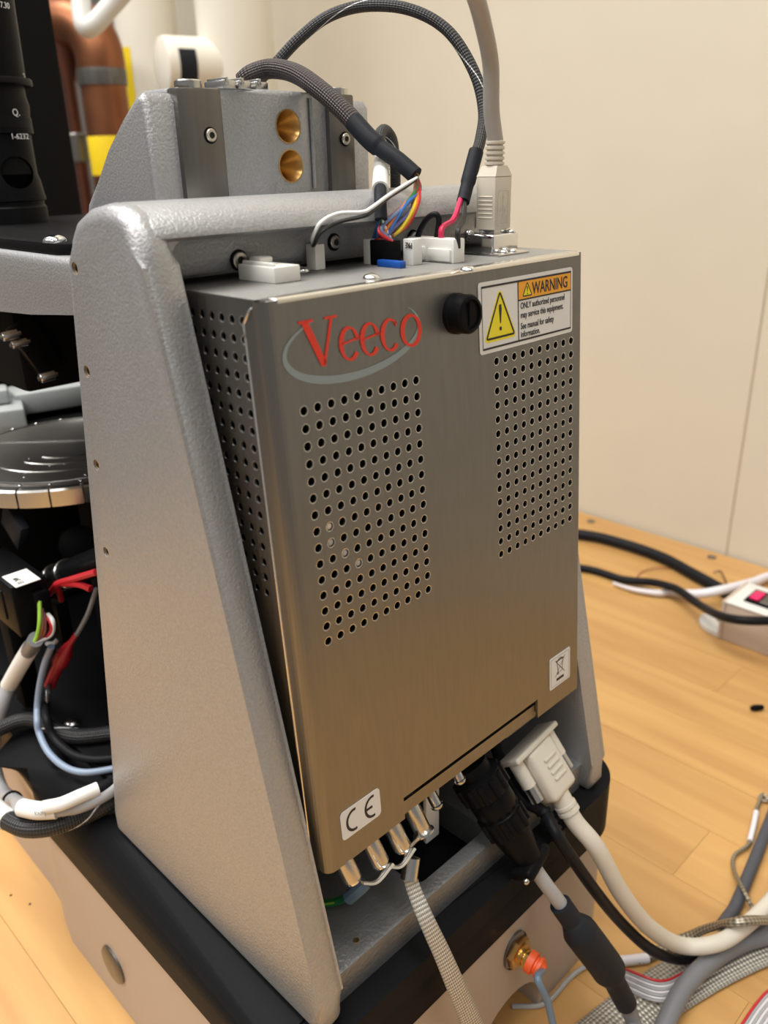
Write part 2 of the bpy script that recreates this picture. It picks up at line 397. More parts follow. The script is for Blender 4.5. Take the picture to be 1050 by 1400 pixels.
# cross beam
BEAM = [(.0460, .3525), (.0452, .3550), (.0450, .3595), (.0438, .3612), (.0400, .3617), (.0362, .3617), (.0343, .3627), (.0346, .3645), (.0385, .3688), (.0440, .3712), (.0520, .3718), (.0620, .3704), (.0700, .3672), (.0748, .3622), (.0755, .352), (.0755, .335), (.0600, .335), (.0600, .3510), (.0470, .3510)]
m = MB(); m.prism(BEAM, 'x', XI - TH / 2, .1285, .0015, 2); beam = m.build('cross_beam', 'cast', mic)
m = MB(); m.box((XI - .001, .062, .112), (.1275 - XI + .001, .072, .336)); m.build('back_wall', 'cast_shaded', mic)
for u, v in ((327, 356), (457, 331), (565, 325)):
    cap_screw(mic, at(u, v, y=.0449), (0, -1, 0), .0026 if u < 400 else .0022, .0011, 'cap_screw', .0006)
# fillets where beam meets left cheek
for s_, xf in ((1, XI),):
    fa = [(xf - s_ * .003, .3560), (xf - s_ * .0002, .3560)] + [(xf + s_ * (.0055 - .0055 * math.cos(math.radians(k * 15))), .3565 + .0055 * math.sin(math.radians(k * 15))) for k in range(7)] + [(xf + s_ * .0055, .3630), (xf - s_ * .003, .3630)]
    m = MB(); m.prism(fa, 'y', .0368, .0458); m.build('fillet', 'cast', mic)
# front tray
ZTR = .121
m = MB(); m.prism([(-.0135, ZTR), (.062, ZTR), (.062, .106), (-.0125, .106)], 'x', XI - .001, .1275 - XI + .001, 0)
es = [e for e in m.bm.edges if all(abs(v.co.y + .0135) < 1e-5 and abs(v.co.z - ZTR) < 1e-5 for v in e.verts)]
bmesh.ops.bevel(m.bm, geom=es, offset=.0012, segments=2, profile=.5, affect='EDGES')
tray = m.build('tray', 'cast_shaded', mic)
c = MB(); c.prism(rrect(.036, -.0068, .0785, .05, .005, 5), 'z', .10, .14); cut(tray, [c])
p = at(487, 1286, z=ZTR); m = MB(); m.lathe([(.0011, 0), (.0011, .0004), (.0005, .0004), (0, .0002)], p, (0, 0, 1), 14, caps=False); m.build('set_screw', 'brass', mic)
# tower casting
xl = .0138; yt = .0875
TW = [(yt, .36), (yt, .4000), (.0895, .4025), (.0935, .4015), (.1025, .3945), (.1145, .3860), (.1360, .3690), (.140, .36)]
m = MB(); m.prism(TW, 'x', xl, .113, .0022, 3); tower = m.build('tower', 'cast', mic)
m = MB(); m.prism([(.0255, .110), (.0255, .0872), (.0420, .0872), (.048, .0868), (.056, .0845), (.060, .0842), (.076, .0842), (.0795, .0855), (.0822, .0872), (.091, .0872), (.1025, .0872), (.1025, .110)], 'z', .362, .4045, .0018, 3); mid = m.build('tower_front', 'cast', mic)
cs = []
for u, v in ((394, 173), (398, 227)):
    p = at(u, v, y=.0842); c = MB(); c.lathe([(.0058, -.001), (.0055, 0), (.0030, .0095), (.0030, .012)], p, (0, 1, 0), 28, caps=True); cs.append((c, p))
cut(mid, [c for c, p in cs])
cs2 = []
for u, v in ((394, 173), (398, 227)):
    c = MB(); c.lathe([(.0058, -.001), (.0055, 0), (.0030, .0095), (.0030, .012)], at(u, v, y=.0842), (0, 1, 0), 28, caps=True); cs2.append(c)
cut(tower, cs2)
for c, p in cs:
    m = MB(); m.lathe([(.00575, -.00015), (.0053, -.0001), (.0014, .0074), (.0010, .0082), (0, .0086)], p, (0, 1, 0), 28, caps=False); m.build('brass_seat', 'brass', mic)
m = MB(); m.tube([(.0812, .0855, .372), (.0812, .0855, .4025)], .0008, 8, smooth=False); m.build('seam_rib', 'cast', mic)
def guide(xa, xb, xs, sc):
    m = MB(); m.prism([(xa, .0905), (xa, .0850), (xa + .0045, .0835), (xb - .001, .0835), (xb, .0845), (xb, .0905)], 'z', .362, .4042, .0008, 2); g = m.build('guide_bar', 'tool_steel', mic)
    m = MB(); m.prism([(xa + .001, .0850), (xa + .0062, .0845), (xa + .0066, .0855), (xa + .001, .0872)], 'z', .362, .4046); m.build('gib', 'tool_steel', g)
    cap_screw(mic, at(*sc, y=.0834), (0, -1, 0), .0021, .0009, 'cap_screw', .0005)
    p = Vector((xa + .007, .0885, .4040)); m = MB(); m.lathe([(.0045, 0), (.0045, .0022), (.0040, .0026), (0, .0026)], p, (0, 0, 1), 28, caps=False); m.build('cap_disc', 'nickel', mic)
guide(.0245, .0410, 0, (288, 185)); guide(.0895, .1015, 0, (472, 190))
# white connector shells on the tower top
for x0 in (.048, .0545, .062):
    m = MB(); m.box((x0, .0925, .4043), (x0 + .0058, .104, .4078), .0006); m.box((x0 + .001, .0918, .4062), (x0 + .0022, .1035, .4086), .0003); m.build('connector_shell', 'nickel', mic)
# arm holding the lens
AR = [(.078, .3528), (.30, .3528), (.30, .3270), (.24, .3262), (.19, .3276), (.15, .3300), (.11, .3338), (.078, .3375)]
m = MB(); m.prism(AR, 'x', -.0085, .136, .0035, 4); m.build('arm', 'cast', mic)
m = MB(); m.prism(rrect(-.0060, .118, .12, .31, .008, 4), 'z', .3529, .3568, .0005, 2); m.build('lens_plate', 'black_anodized', mic)
dome('button_screw', mic, at(75, 331, z=.3566), (0, 0, 1), .0042, 'chrome', .0026)
# black column behind the lens
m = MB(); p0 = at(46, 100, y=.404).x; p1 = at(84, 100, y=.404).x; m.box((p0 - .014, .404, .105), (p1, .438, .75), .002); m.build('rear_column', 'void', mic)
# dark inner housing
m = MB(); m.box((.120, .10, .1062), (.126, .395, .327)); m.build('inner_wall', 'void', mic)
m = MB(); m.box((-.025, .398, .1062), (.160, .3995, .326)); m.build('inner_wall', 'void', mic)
m = MB(); m.box((-.012, .135, .1062), (.112, .386, .1105), .001); m.build('deck_plate', 'black_anodized', mic)
dome('deck_screw', mic, at(99, 990, z=.1106), (0, 0, 1), .0042, 'nickel', .003)
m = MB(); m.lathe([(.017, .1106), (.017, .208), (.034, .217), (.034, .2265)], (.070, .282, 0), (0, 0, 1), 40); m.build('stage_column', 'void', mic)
# scanner head hanging below the arm
RX = Matrix.Rotation(math.radians(-34), 3, 'Y')
m = MB(); m.box((.005, .205, .287), (.085, .30, .3265), .003); m.build('scanner_block', 'void', mic)
pc = at(48, 475, y=.203)
ex = (at(70, 505, y=.203) - at(28, 445, y=.203)).normalized(); ez = Vector((0, 1, 0)).cross(ex)
R3 = Matrix((ex, Vector((0, 1, 0)), -ez)).transposed()
m = MB(); m.box((-.0135, -.003, -.0062), (.0135, .002, .0062), .001)
for v in m.bm.verts: v.co = R3 @ v.co + pc
m.build('clamp_plate', 'black_anodized', mic)
for (u, v, r) in ((56, 511, .0023), (18, 466, .0018), (5, 455, .0020)):
    c = at(u, v, y=.198); m = MB(); m.lathe([(0, -.0012), (r * .5, -.0012), (r * .55, -.0004), (r * .9, -.0004), (r, 0), (r, .0060), (r * .5, .0062), (r * .45, .0075)], c + Vector((-.002, -.004, -.001)), RIGHT * .75 - DOWN * .35 + FWD * .55, 20); m.build('thumb_screw', 'nickel', mic)

# ================================================================== sample chuck
CK = Vector((.0475, .268, .2265))
ck = thing('sample_chuck', 'round dark steel sample chuck with curved vacuum grooves and segmented rim', 'chuck', CK)
RC = .066
m = MB(); m.lathe([(0, 0), (RC - .004, 0), (RC - .004, .0105), (RC - .012, .0112), (0, .0112)], CK, (0, 0, 1), 72, caps=False); m.build('plate', 'chuck', ck)
NS = 26
seg = MB()
for i in range(NS):
    a0 = 2 * pi * (i + .03) / NS; a1 = 2 * pi * (i + .97) / NS; m = MB(); ring = []
    for k in range(5):
        a = a0 + (a1 - a0) * k / 4; ring.append([CK + Vector((math.cos(a) * r, math.sin(a) * r, h)) for r, h in ((RC - .0035, .001), (RC, .001), (RC, .0090), (RC - .0010, .0100), (RC - .0035, .0103))])
    vs = [[m.bm.verts.new(p) for p in r] for r in ring]
    for A, Bq in zip(vs, vs[1:]):
        for j in range(5): m.bm.faces.new((A[j], A[(j + 1) % 5], Bq[(j + 1) % 5], Bq[j]))
    m.bm.faces.new(vs[0]); m.bm.faces.new(list(reversed(vs[-1]))); m.build('rim_segment', 'nickel', ck)
    a = 2 * pi * i / NS; dome('rim_pin', ck, CK + Vector((math.cos(a) * (RC - .0055), math.sin(a) * (RC - .0055), .0110)), (0, 0, 1), .0011, 'chrome')
for r, a0, a1 in ((.058, 0, 360), (.042, 190, 330), (.030, 195, 330), (.020, 200, 330)):
    m = MB(); m.tube([CK + Vector((math.cos(math.radians(a0 + (a1 - a0) * t / 40)) * r, math.sin(math.radians(a0 + (a1 - a0) * t / 40)) * r, .0112)) for t in range(41)], .0005, 6, smooth=False); m.build('groove_ring', 'nickel', ck)
m = MB(); m.box(CK + Vector((-.060, .010, .0110)), CK + Vector((.060, .0125, .0116)), .0002, rot=Matrix.Rotation(math.radians(-44), 3, 'Z'), pivot=CK); m.build('divider', 'nickel', ck)
for k in range(16):
    a = random.uniform(3.2, 5.9); r = random.uniform(.024, .055); dome('vacuum_hole', ck, CK + Vector((math.cos(a) * r, math.sin(a) * r, .0111)), (0, 0, 1), .0009, 'screw', .0004)
for k, (pts) in enumerate((((0, 592), (47, 574), (-30, 570)), ((45, 580), (118, 562), (30, 545)))):
    pass
gp = thing('stage_cover', 'pale grey moulded stage cover behind the round chuck', 'cover', (.07, .34, .2265))
m = MB(); m.box((-.02, .348, .232), (.060, .380, .2465), .002, rot=Matrix.Rotation(math.radians(-20), 3, 'Z')); m.build('block', 'grey_plate', gp)
m = MB(); m.box((.058, .352, .236), (.116, .380, .2500), .002, rot=Matrix.Rotation(math.radians(-12), 3, 'Z')); m.build('block', 'grey_plate', gp)
m = MB(); m.box((.0, .360, .2470), (.055, .378, .2560), .002, rot=Matrix.Rotation(math.radians(-20), 3, 'Z')); m.build('step', 'grey_plate', gp)
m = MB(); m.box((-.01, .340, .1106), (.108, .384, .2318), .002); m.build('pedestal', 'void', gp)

# ================================================================== zoom lens
LX, LY = .0385, .2705
lens = thing('zoom_lens', 'black stepped zoom lens barrel standing on the arm plate', 'lens', (LX, LY, .3569))
def lb(name, prof, m_='black_smooth'):
    return MB().lathe(prof, (LX, LY, 0), (0, 0, 1), 56).build(name, m_, lens)
R = .0072
lb('base_ring', [(.0112 + R, .3570), (.0112 + R, .3640), (.0104 + R, .3650), (.0104 + R, .3668), (.0115 + R, .3672), (.0115 + R, .3690)], 'black_anodized')
lower = lb('lower_barrel', [(.0112 + R, .3690), (.0104 + R, .3760), (.0094 + R, .3790), (.0094 + R, .3965), (.0108 + R, .3970), (.0108 + R, .3995)])
lb('window_sleeve', [(.0086 + R, .379), (.0086 + R, .396)], 'void')
mid_b = lb('magnification_ring', [(.0108 + R, .3995), (.0108 + R, .4040), (.0104 + R, .4042), (.0110 + R, .4090), (.0102 + R, .4130), (.0100 + R, .4175)], 'black_anodized')
lb('flange', [(.0136 + R, .4175), (.0140 + R, .4180), (.0140 + R, .4200), (.0136 + R, .4206)], 'black_anodized')
ub = lb('upper_barrel', [(.0114 + R, .4206), (.0120 + R, .450), (.0128 + R, .470), (.0128 + R, .56)])
d = Vector((CAM.x - LX, CAM.y - LY, 0)).normalized()
def barrel_text(body, u, v, rr, size, parent):
    # tangent lettering on the barrel
    r = ray(u, v); a = r.x ** 2 + r.y ** 2; wx, wy = CAM.x - LX, CAM.y - LY; bq = wx * r.x + wy * r.y; cq = wx * wx + wy * wy - rr * rr
    disc = max(bq * bq - a * cq, 0); k = (-bq - math.sqrt(disc)) / a; p = CAM + r * k; nn = Vector((p.x - LX, p.y - LY, 0)).normalized(); exx = Vector((0, 0, 1)).cross(nn)
    text('marking', body, 'decal_white', parent, p + nn * .0002, exx, (0, 0, 1), size, .9, .00002)
barrel_text('1-6232', 15, 190, .0108 + R, .0034, mid_b); barrel_text('Q.', 17, 158, .0106 + R, .0042, mid_b)
barrel_text('2.', 32, 110, .0116 + R, .0045, ub); barrel_text('7.30', 0, 10, .0118 + R, .0034, ub); barrel_text('8', 38, 292, .0106 + R, .0035, lower)
# oval opening of the lower barrel
c = MB(); cd_ = (Vector((at(26, 236, y=LY).x, LY, 0)) - Vector((LX, LY, 0))); pw = at(24, 236, y=LY - .012)
dirn = (Vector((LX, LY, pw.z)) - pw); 
c.lathe([(.0072, -.01), (.0072, .012)], pw, (ray(24, 236).x, ray(24, 236).y, 0), 28); cut(lower, [c])

# ================================================================== electronics box
eb = thing('electronics_box', 'brushed stainless steel electronics box with perforated vents and Veeco logo', 'electronics box', (.063, .02, .164))
AL, AR_, BB, BT = -.0108, .1374, -.1545, .0302
PX_, PZ = .005, .00509
SEG = 10
def cellgrid(mb, mapf, a0, b0, na, nb, pa, pb, r, plugs=()):
    # sheet cells each with a real round hole; a0,b0 = centre of first hole
    for i in range(na):
        for j in range(nb):
            ca, cb = a0 + i * pa, b0 - j * pb; sq, ci, ce = [], [], []
            for k in range(12):
                t = 2 * pi * (k + .5) / 12; x, y = math.cos(t), math.sin(t); s_ = max(abs(x), abs(y))
                sq.append(mb.bm.verts.new(mapf(ca + x / s_ * pa / 2, cb + y / s_ * pb / 2, 0)))
                ci.append(mb.bm.verts.new(mapf(ca + x * r, cb + y * r, 0))); ce.append(mb.bm.verts.new(mapf(ca + x * r, cb + y * r, .0006)))
            for k in range(12):
                q = (k + 1) % 12
                mb.bm.faces.new((sq[k], sq[q], ci[q], ci[k])); mb.bm.faces.new((ci[k], ci[q], ce[q], ce[k]))
            # corner fill of the square (12-gon sampled square misses its corners)
            for sx, sy in ((1, 1), (-1, 1), (-1, -1), (1, -1)):
                cor = (ca + sx * pa / 2, cb + sy * pb / 2); best = sorted(range(12), key=lambda k: (sq[k].co - mapf(*cor, 0)).length)[:2]
                if all((sq[k].co - mapf(*cor, 0)).length > 1e-6 for k in best): mb.bm.faces.new((sq[best[0]], mb.bm.verts.new(mapf(*cor, 0)), sq[best[1]]))
def rect(mb, mapf, a0, b0, a1, b1): mb.poly([mapf(a0, b0, 0), mapf(a1, b0, 0), mapf(a1, b1, 0), mapf(a0, b1, 0)])
def ring_mesh(mb, mapf, ca, cb, r0, r1, d0, d1, n=12):
    A = [mb.bm.verts.new(mapf(ca + math.cos(2 * pi * k / n) * r0, cb + math.sin(2 * pi * k / n) * r0, d0)) for k in range(n)]
    Bq = [mb.bm.verts.new(mapf(ca + math.cos(2 * pi * k / n) * r1, cb + math.sin(2 * pi * k / n) * r1, d1)) for k in range(n)]
    for k in range(n): mb.bm.faces.new((A[k], A[(k + 1) % n], Bq[(k + 1) % n], Bq[k]))
mf = lambda a, b, d: fp(a, b, d)
HR = .00132
m = MB()
L0, L1 = -.0025, .0475; R0, R1 = .0825, .1325
t0, t1 = PZ / 2, -14.5 * PZ; q0, q1 = -.001 + PZ / 2, -.001 - 14.5 * PZ
EA, EB = AL + .0040, AR_ - .0016
cellgrid(m, mf, 0, 0, 10, 15, PX_, PZ, HR); cellgrid(m, mf, .085, -.001, 10, 15, PX_, PZ, HR)
rect(m, mf, EA, t1, L0, t0); rect(m, mf, L1, t1, R0, t0)
rect(m, mf, EA, t0, R0, BT); rect(m, mf, R0, q0, R1, BT); rect(m, mf, R1, q1, EB, BT); rect(m, mf, R0, -.1456, R1, q1); rect(m, mf, R1, -.1456, EB, q1)
rect(m, mf, EA, -.1456, R0, t1)
FA, FB = .0262, .1068
rect(m, mf, EA, BB, FA, -.1456); rect(m, mf, FB, BB, EB, -.1456)
# flap under the slot, set back behind the face
fl = lambda a, b, d: fp(a, b, .0016)
rect(m, fl, FA, BB, FB, -.1490); m.poly([fp(FA, BB, 0), fp(FA, -.1456, 0), fp(FA, -.1456, .0012), fp(FA, BB, .0012)]); m.poly([fp(FB, BB, 0), fp(FB, -.1456, 0), fp(FB, -.1456, .0012), fp(FB, BB, .0012)])
m.poly([fp(FA, -.1456, 0), fp(FB, -.1456, 0), fp(FB, -.1456, .0009), fp(FA, -.1456, .0009)])
# rounded side returns
prof = [(EA, 0)] + [(EA - .0040 * math.sin(t * pi / 12), .0040 - .0040 * math.cos(t * pi / 12)) for t in range(1, 7)] + [(AL, .0075)]
for (a, d0), (a2, d1) in zip(prof, prof[1:]):
    t_ = lambda d: BT if d < .0035 else BT - .0035 - (d - .0035) * .9
    m.poly([fp(a, BB, d0), fp(a2, BB + (.001 if d1 > .003 else 0), d1), fp(a2, t_(d1), d1), fp(a, t_(d0), d0)])
prof = [(EB, 0), (EB + .0009, .0003), (AR_, .0016), (AR_, .0075)]
for (a, d0), (a2, d1) in zip(prof, prof[1:]): m.poly([fp(a, BB, d0), fp(a2, BB, d1), fp(a2, BT, d1), fp(a, BT, d0)])
bmesh.ops.remove_doubles(m.bm, verts=m.bm.verts, dist=1e-6)
cover = m.build('front_cover', 'steel', eb, flat=True)
MB().tube([fp(AL - .0001, BB + .002, .0075), fp(AL - .0001, BB + .09, .0075), fp(AL - .0001, BT - .016, .0075), fp(AL - .0001, BT - .0095, .0075), fp(AL - .0001, BT - .0065, .0075), fp(AL + .0001, BT - .0048, .0068), fp(AL + .0008, BT - .0022, .0048), fp(AL + .0030, BT - .0008, .0024), fp(AL + .0052, BT - .0004, .0008)], .0004, 8, 6).build('flange_edge', 'steel_edge_glint', cover)  # bright strip painting the glint along the flange edge
# flat rings round each front hole: edge glint put in the pale colour
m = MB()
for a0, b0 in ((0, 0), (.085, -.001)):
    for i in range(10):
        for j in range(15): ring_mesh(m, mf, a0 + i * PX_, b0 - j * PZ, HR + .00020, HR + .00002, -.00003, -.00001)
o = m.build('hole_rim_glints', 'steel_edge_glint', cover); o['kind'] = 'stuff'
for i, j in ((1, 8), (2, 9), (3, 10), (1, 7)):
    m = MB(); c = fp(i * PX_, -j * PZ, .0006); m.lathe([(.0012, 0), (.0009, -.0004), (0, -.0006)], c, (0, 1, 0), 14, caps=False); m.build('pale_plug', 'grey_light' if j > 7 else 'beige', eb)  # pale plugs set in a few vent holes
# body behind the cover
YB_ = .0585; ZTOP = .3485
def sm(y, z, d): return Vector((AL + .0014 + d, y, z))
m = MB(); NR = 17
y0, z0 = .0117, .3424; PY = .0048
cellgrid(m, lambda a, b, d: sm(a, b, d), y0, z0, 8, NR, PY, .00507, .00125)
ya, yb = y0 - PY / 2, y0 + 7.5 * PY; za, zb = z0 + .00507 / 2, z0 - (NR - .5) * .00507
ylean = lambda z: LEAN * (z - .318) / .9977 + .002
for (p, q, r_, s_) in (((ya, za), (yb, za), (yb, ZTOP), (ya, ZTOP)), ((yb, zb), (YB_, zb), (YB_, za), (yb, za)), ((yb, za), (YB_, za), (YB_, ZTOP), (yb, ZTOP)), ((ylean(.166), .166), (YB_, .166), (YB_, zb), (ylean(zb), zb)), ((ylean(zb), zb), (ya, zb), (ya, za), (ylean(za), za)), ((ylean(za), za), (ya, za), (ya, ZTOP), (ylean(ZTOP), ZTOP))):
    m.poly([sm(*p, 0), sm(*q, 0), sm(*r_, 0), sm(*s_, 0)])
bmesh.ops.remove_doubles(m.bm, verts=m.bm.verts, dist=1e-6)
sp = m.build('side_panel', 'steel', eb, flat=True)
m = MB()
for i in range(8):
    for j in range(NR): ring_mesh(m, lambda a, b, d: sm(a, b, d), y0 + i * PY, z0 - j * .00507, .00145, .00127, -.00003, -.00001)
o = m.build('hole_rim_glints', 'steel_edge_glint', sp); o['kind'] = 'stuff'  # pale rings painting the glint on the side hole edges
m = MB(); m.poly([(AR_ - .0006, ylean(.166), .166), (AR_ - .0006, YB_, .166), (AR_ - .0006, YB_, ZTOP), (AR_ - .0006, ylean(ZTOP), ZTOP)]); m.build('side_panel', 'steel', eb)
m = MB(); m.box((AL + .0008, ylean(ZTOP) + .001, ZTOP - .0008), (AR_ - .0008, YB_, ZTOP)); m.build('top_panel', 'steel', eb)
m = MB(); m.box((AL + .0008, -.0085, .1645), (AR_ - .0008, YB_, .1655)); m.build('bottom_panel', 'steel', eb)
m = MB(); m.box((AL + .0008, YB_ - .001, .166), (AR_ - .0008, YB_, ZTOP - .001)); m.build('rear_panel', 'steel', eb)
# top edge of the front cover (return lip, its highlight put in the pale colour)
m = MB(); e0, e1 = fp(EA + .0012, BT, 0), fp(EB, BT, 0); m.box((EA + .0012, e0.y - .0001, e0.z - .0016), (EB, e0.y + .0048, e0.z + .0005), .0009, 4); m.build('top_lip', 'steel_edge_glint', cover)
m = MB(); m.box((AL + .004, .012, .1662), (AR_ - .004, .0135, ZTOP - .004)); m.build('dark_backing', 'void', eb)  # near-black sheet added behind the front vents, stands for the dark inside
m = MB(); m.box((AL + .0045, .0136, .17), (AL + .006, YB_ - .002, ZTOP - .004)); m.build('side_dark_backing', 'void', eb)  # near-black sheet added so the side vents look dark inside

# knob
KC = fp(.0648, .0176, 0); AX = Vector((0, -1, LEAN)).normalized()
m = MB(); m.lathe([(.0064, 0), (.0064, .0015), (.0061, .0018), (.0061, .0058), (.0056, .0064), (.0046, .0066), (.0046, .0058), (0, .0058)], KC, AX, 40, caps=False); kb = m.build('fuse_cap', 'black_smooth', eb)
m = MB(); c = KC + AX * .0060; m.box(c + Vector((-.0006, -.0004, -.0036)), c + Vector((.0006, .0004, .0036)), 0); m.build('slot', 'void', kb)
# decals on the front
def dm(off): return lambda a, b: fp(a, b, -off)
EX, EY = Vector((1, 0, 0)), Vector((0, LEAN, .9977)).normalized()
def plate(name, pts, m_, parent, off, th=.00015):
    mb = MB(); A = [mb.bm.verts.new(fp(a, b, -off - th)) for a, b in pts]; Bq = [mb.bm.verts.new(fp(a, b, -off)) for a, b in pts]; n = len(pts)
    mb.bm.faces.new(A); mb.bm.faces.new(list(reversed(Bq)))
    for i in range(n): mb.bm.faces.new((A[i], Bq[i], Bq[(i + 1) % n], A[(i + 1) % n]))
    return mb.build(name, m_, parent)
# warning label
wa0, wa1, wb0, wb1 = .0761, .1304, .0024, .0257
wl = plate('warning_label', rrect(wa0, wb0, wa1, wb1, .0012, 3), 'decal_white', eb, .0001)
ia0, ia1, ib0, ib1 = wa0 + .0016, wa1 - .0012, wb0 + .0016, wb1 - .0016; dv = .0973; hb = ib1 - .0064
o1 = .0003
plate('orange_field', [(dv, hb), (ia1, hb), (ia1, ib1), (dv, ib1)], 'decal_orange', wl, o1 - .00005, .00004)
mb = MB()
stroke(mb, [(ia0, ib0), (ia1, ib0), (ia1, ib1), (ia0, ib1)], .0005 * 1.4, mapf=dm(o1 + .00004), closed=True)
stroke(mb, [(dv, ib0), (dv, ib1)], .0005, mapf=dm(o1 + .00005)); stroke(mb, [(dv, hb), (ia1, hb)], .0005, mapf=dm(o1 + .00005)); mb.build('border', 'decal_black', wl)
tcx = (ia0 + dv) / 2 - .0002; tb = ib0 + .0034; tt = ib1 - .0028; tw = .0073
def rtri(cx, b, t, w, r):
    pts = []; C3 = [(cx - w, b), (cx + w, b), (cx, t)]; cen = (cx, b + (t - b) / 3)
    for i, (x, y) in enumerate(C3):
        d = Vector((cen[0] - x, cen[1] - y)); d.normalize(); c = Vector((x, y)) + d * r * 2; base = {0: 150, 1: 270, 2: 30}[i]
        pts += [(c.x + r * math.cos(math.radians(base + k * 30)), c.y + r * math.sin(math.radians(base + k * 30))) for k in range(5)]
    return pts
plate('yellow_triangle', rtri(tcx, tb - .0016, tt + .0020, tw + .0018, .0012), 'decal_yellow', wl, o1 - .00004, .00003)
mb = MB(); T3 = [(tcx - tw, tb), (tcx + tw, tb), (tcx, tt)]; stroke(mb, rtri(tcx, tb - .0004, tt + .0004, tw + .0003, .0004), .0007, mapf=dm(o1 + .00006), closed=True)
bh = tt - tb; stroke(mb, [(tcx, tb + bh * .74), (tcx, tb + bh * .62), (tcx, tb + bh * .30)], [.0013, .0015, .0005], mapf=dm(o1 + .00006)); stroke(mb, arc(tcx, tb + bh * .17, .00035, .00035, 0, 360, 10), .0007, mapf=dm(o1 + .00006)); mb.build('exclamation_triangle', 'decal_black', wl)
sx_ = dv + .0063; mb = MB()
mini = rtri(sx_ - .0010, hb + .0011, ib1 - .0009, .0026, .0002); plate('small_triangle', mini, 'decal_yellow', wl, o1 - .00001, .00003)
stroke(mb, mini, .0004, mapf=dm(o1 + .00006), closed=True); stroke(mb, [(sx_ - .0010, hb + .0042), (sx_ - .0010, hb + .0024)], [.0007, .0003], mapf=dm(o1 + .00006)); stroke(mb, [(sx_ - .0010, hb + .0020), (sx_ - .0010, hb + .0015)], .0005, mapf=dm(o1 + .00006)); mb.build('small_exclamation', 'decal_black', wl)
text('lettering', 'WARNING', 'decal_black', wl, fp(sx_ + .0018, hb + .0013, -o1), EX, EY, .0056, .80, .00009, .00006, thick=.00002)
for i, (s, yy) in enumerate((('ONLY authorized personnel', .0030), ('may service this equipment.', .0061), ('See manual for safety', .0099), ('information.', .0127))):
    text('lettering', s, 'decal_black', wl, fp(dv + .0012, hb - yy, -o1), EX, EY, .0030, .77, .00004, .00006, thick=.00002)
# logo
lg = thing('tmp', '', '', (0, 0, 0)); bpy.data.objects.remove(lg)
mb = MB(); ocx, ocy, orx, ory = .0215, .0160, .0262, .0098
n = 72; P_, W_ = [], []
for i in range(n + 1):
    t = 125 + (395 - 125) * i / n; tr = math.radians(t); P_.append((ocx + orx * math.cos(tr), ocy + ory * math.sin(tr) + .0010 * math.cos(tr))); W_.append(.0002 + .0021 * max(0, math.sin(math.radians((t - 125) / 270 * 180))) ** .9)
stroke(mb, P_, W_, mapf=dm(.00012)); logo = mb.build('logo', 'decal_grey', eb)
mb = MB(); Lm = dm(.0002)
vb, vt = .0108, .0236
def V_(x): return [(x + .0016, vt), (x + .0072, vb + .0004)], [(x + .0072, vb), (x + .0112, vt)]
a, b = V_(.0015); stroke(mb, a, [.0023, .0021], mapf=Lm); stroke(mb, b, [.0010, .0010], mapf=Lm)
stroke(mb, [(.0010, vt), (.0062, vt)], .0007, mapf=Lm); stroke(mb, [(.0102, vt), (.0148, vt)], .0007, mapf=Lm)
def round_letter(cx, cy, rx, ry, a0, a1, thin, thick, rot=18):
    P2 = arc(cx, cy, rx, ry, a0, a1, 30); W2 = []
    for i in range(31):
        t = math.radians(a0 + (a1 - a0) * i / 30 + rot); W2.append(thin + (thick - thin) * abs(math.cos(t)) ** 1.3)
    stroke(mb, P2, W2, mapf=Lm)
xh, cy = .0089, .0154
for cx in (.0187, .0268):
    round_letter(cx, cy, .0032, xh / 2, 8, 322, .0006, .0017); stroke(mb, [(cx - .0030, cy + .0002), (cx + .0036, cy + .0012)], .0006, mapf=Lm)
round_letter(.0351, cy, .0033, xh / 2, 42, 318, .0006, .0017); stroke(mb, [(.0372, cy + .0035), (.0378, cy + .0022)], [.0012, .0004], mapf=Lm)
round_letter(.0440, cy, .0038, xh / 2, 0, 360, .0008, .0018); mb.build('lettering', 'decal_red', logo)
# CE label
ce = plate('ce_label', rrect(-.0030, -.1450, .0150, -.1338, .0016, 4), 'decal_white', eb, .0001)
mb = MB(); k = .0040; cy = -.1394
stroke(mb, arc(.0029, cy, .0033, k * .98, 75, 285, 20), .0010, mapf=dm(.0003)); stroke(mb, arc(.0113, cy, .0033, k * .98, 75, 285, 20), .0010, mapf=dm(.0003)); stroke(mb, [(.0082, cy), (.0112, cy)], .0010, mapf=dm(.0003)); mb.build('lettering', 'decal_black', ce)
# bin label
we = plate('disposal_label', rrect(.1152, -.1458, .1302, -.1307, .0008, 3), 'decal_white', eb, .0001)
mb = MB(); g = dm(.0003); cx = .1227; stroke(mb, [(.1162, -.1448), (.1292, -.1448), (.1292, -.1317), (.1162, -.1317)], .00018, mapf=g, closed=True)
stroke(mb, [(cx - .0022, -.1339), (cx - .0014, -.1395), (cx + .0014, -.1395), (cx + .0022, -.1339)], .0004, mapf=g); stroke(mb, [(cx - .0028, -.1337), (cx + .0026, -.1337)], .0006, mapf=g); stroke(mb, arc(cx, -.1339, .0016, .0010, 0, 180, 8), .0004, mapf=g)
stroke(mb, [(cx - .0036, -.1330), (cx + .0034, -.1408)], .0003, mapf=g); stroke(mb, [(cx + .0036, -.1330), (cx - .0034, -.1408)], .0003, mapf=g); stroke(mb, arc(cx - .0014, -.1399, .0004, .0004, 0, 360, 8), .0004, mapf=g)
stroke(mb, [(cx - .0026, -.1426), (cx + .0028, -.1426)], .0013, mapf=g); mb.build('crossed_bin', 'decal_black', we)

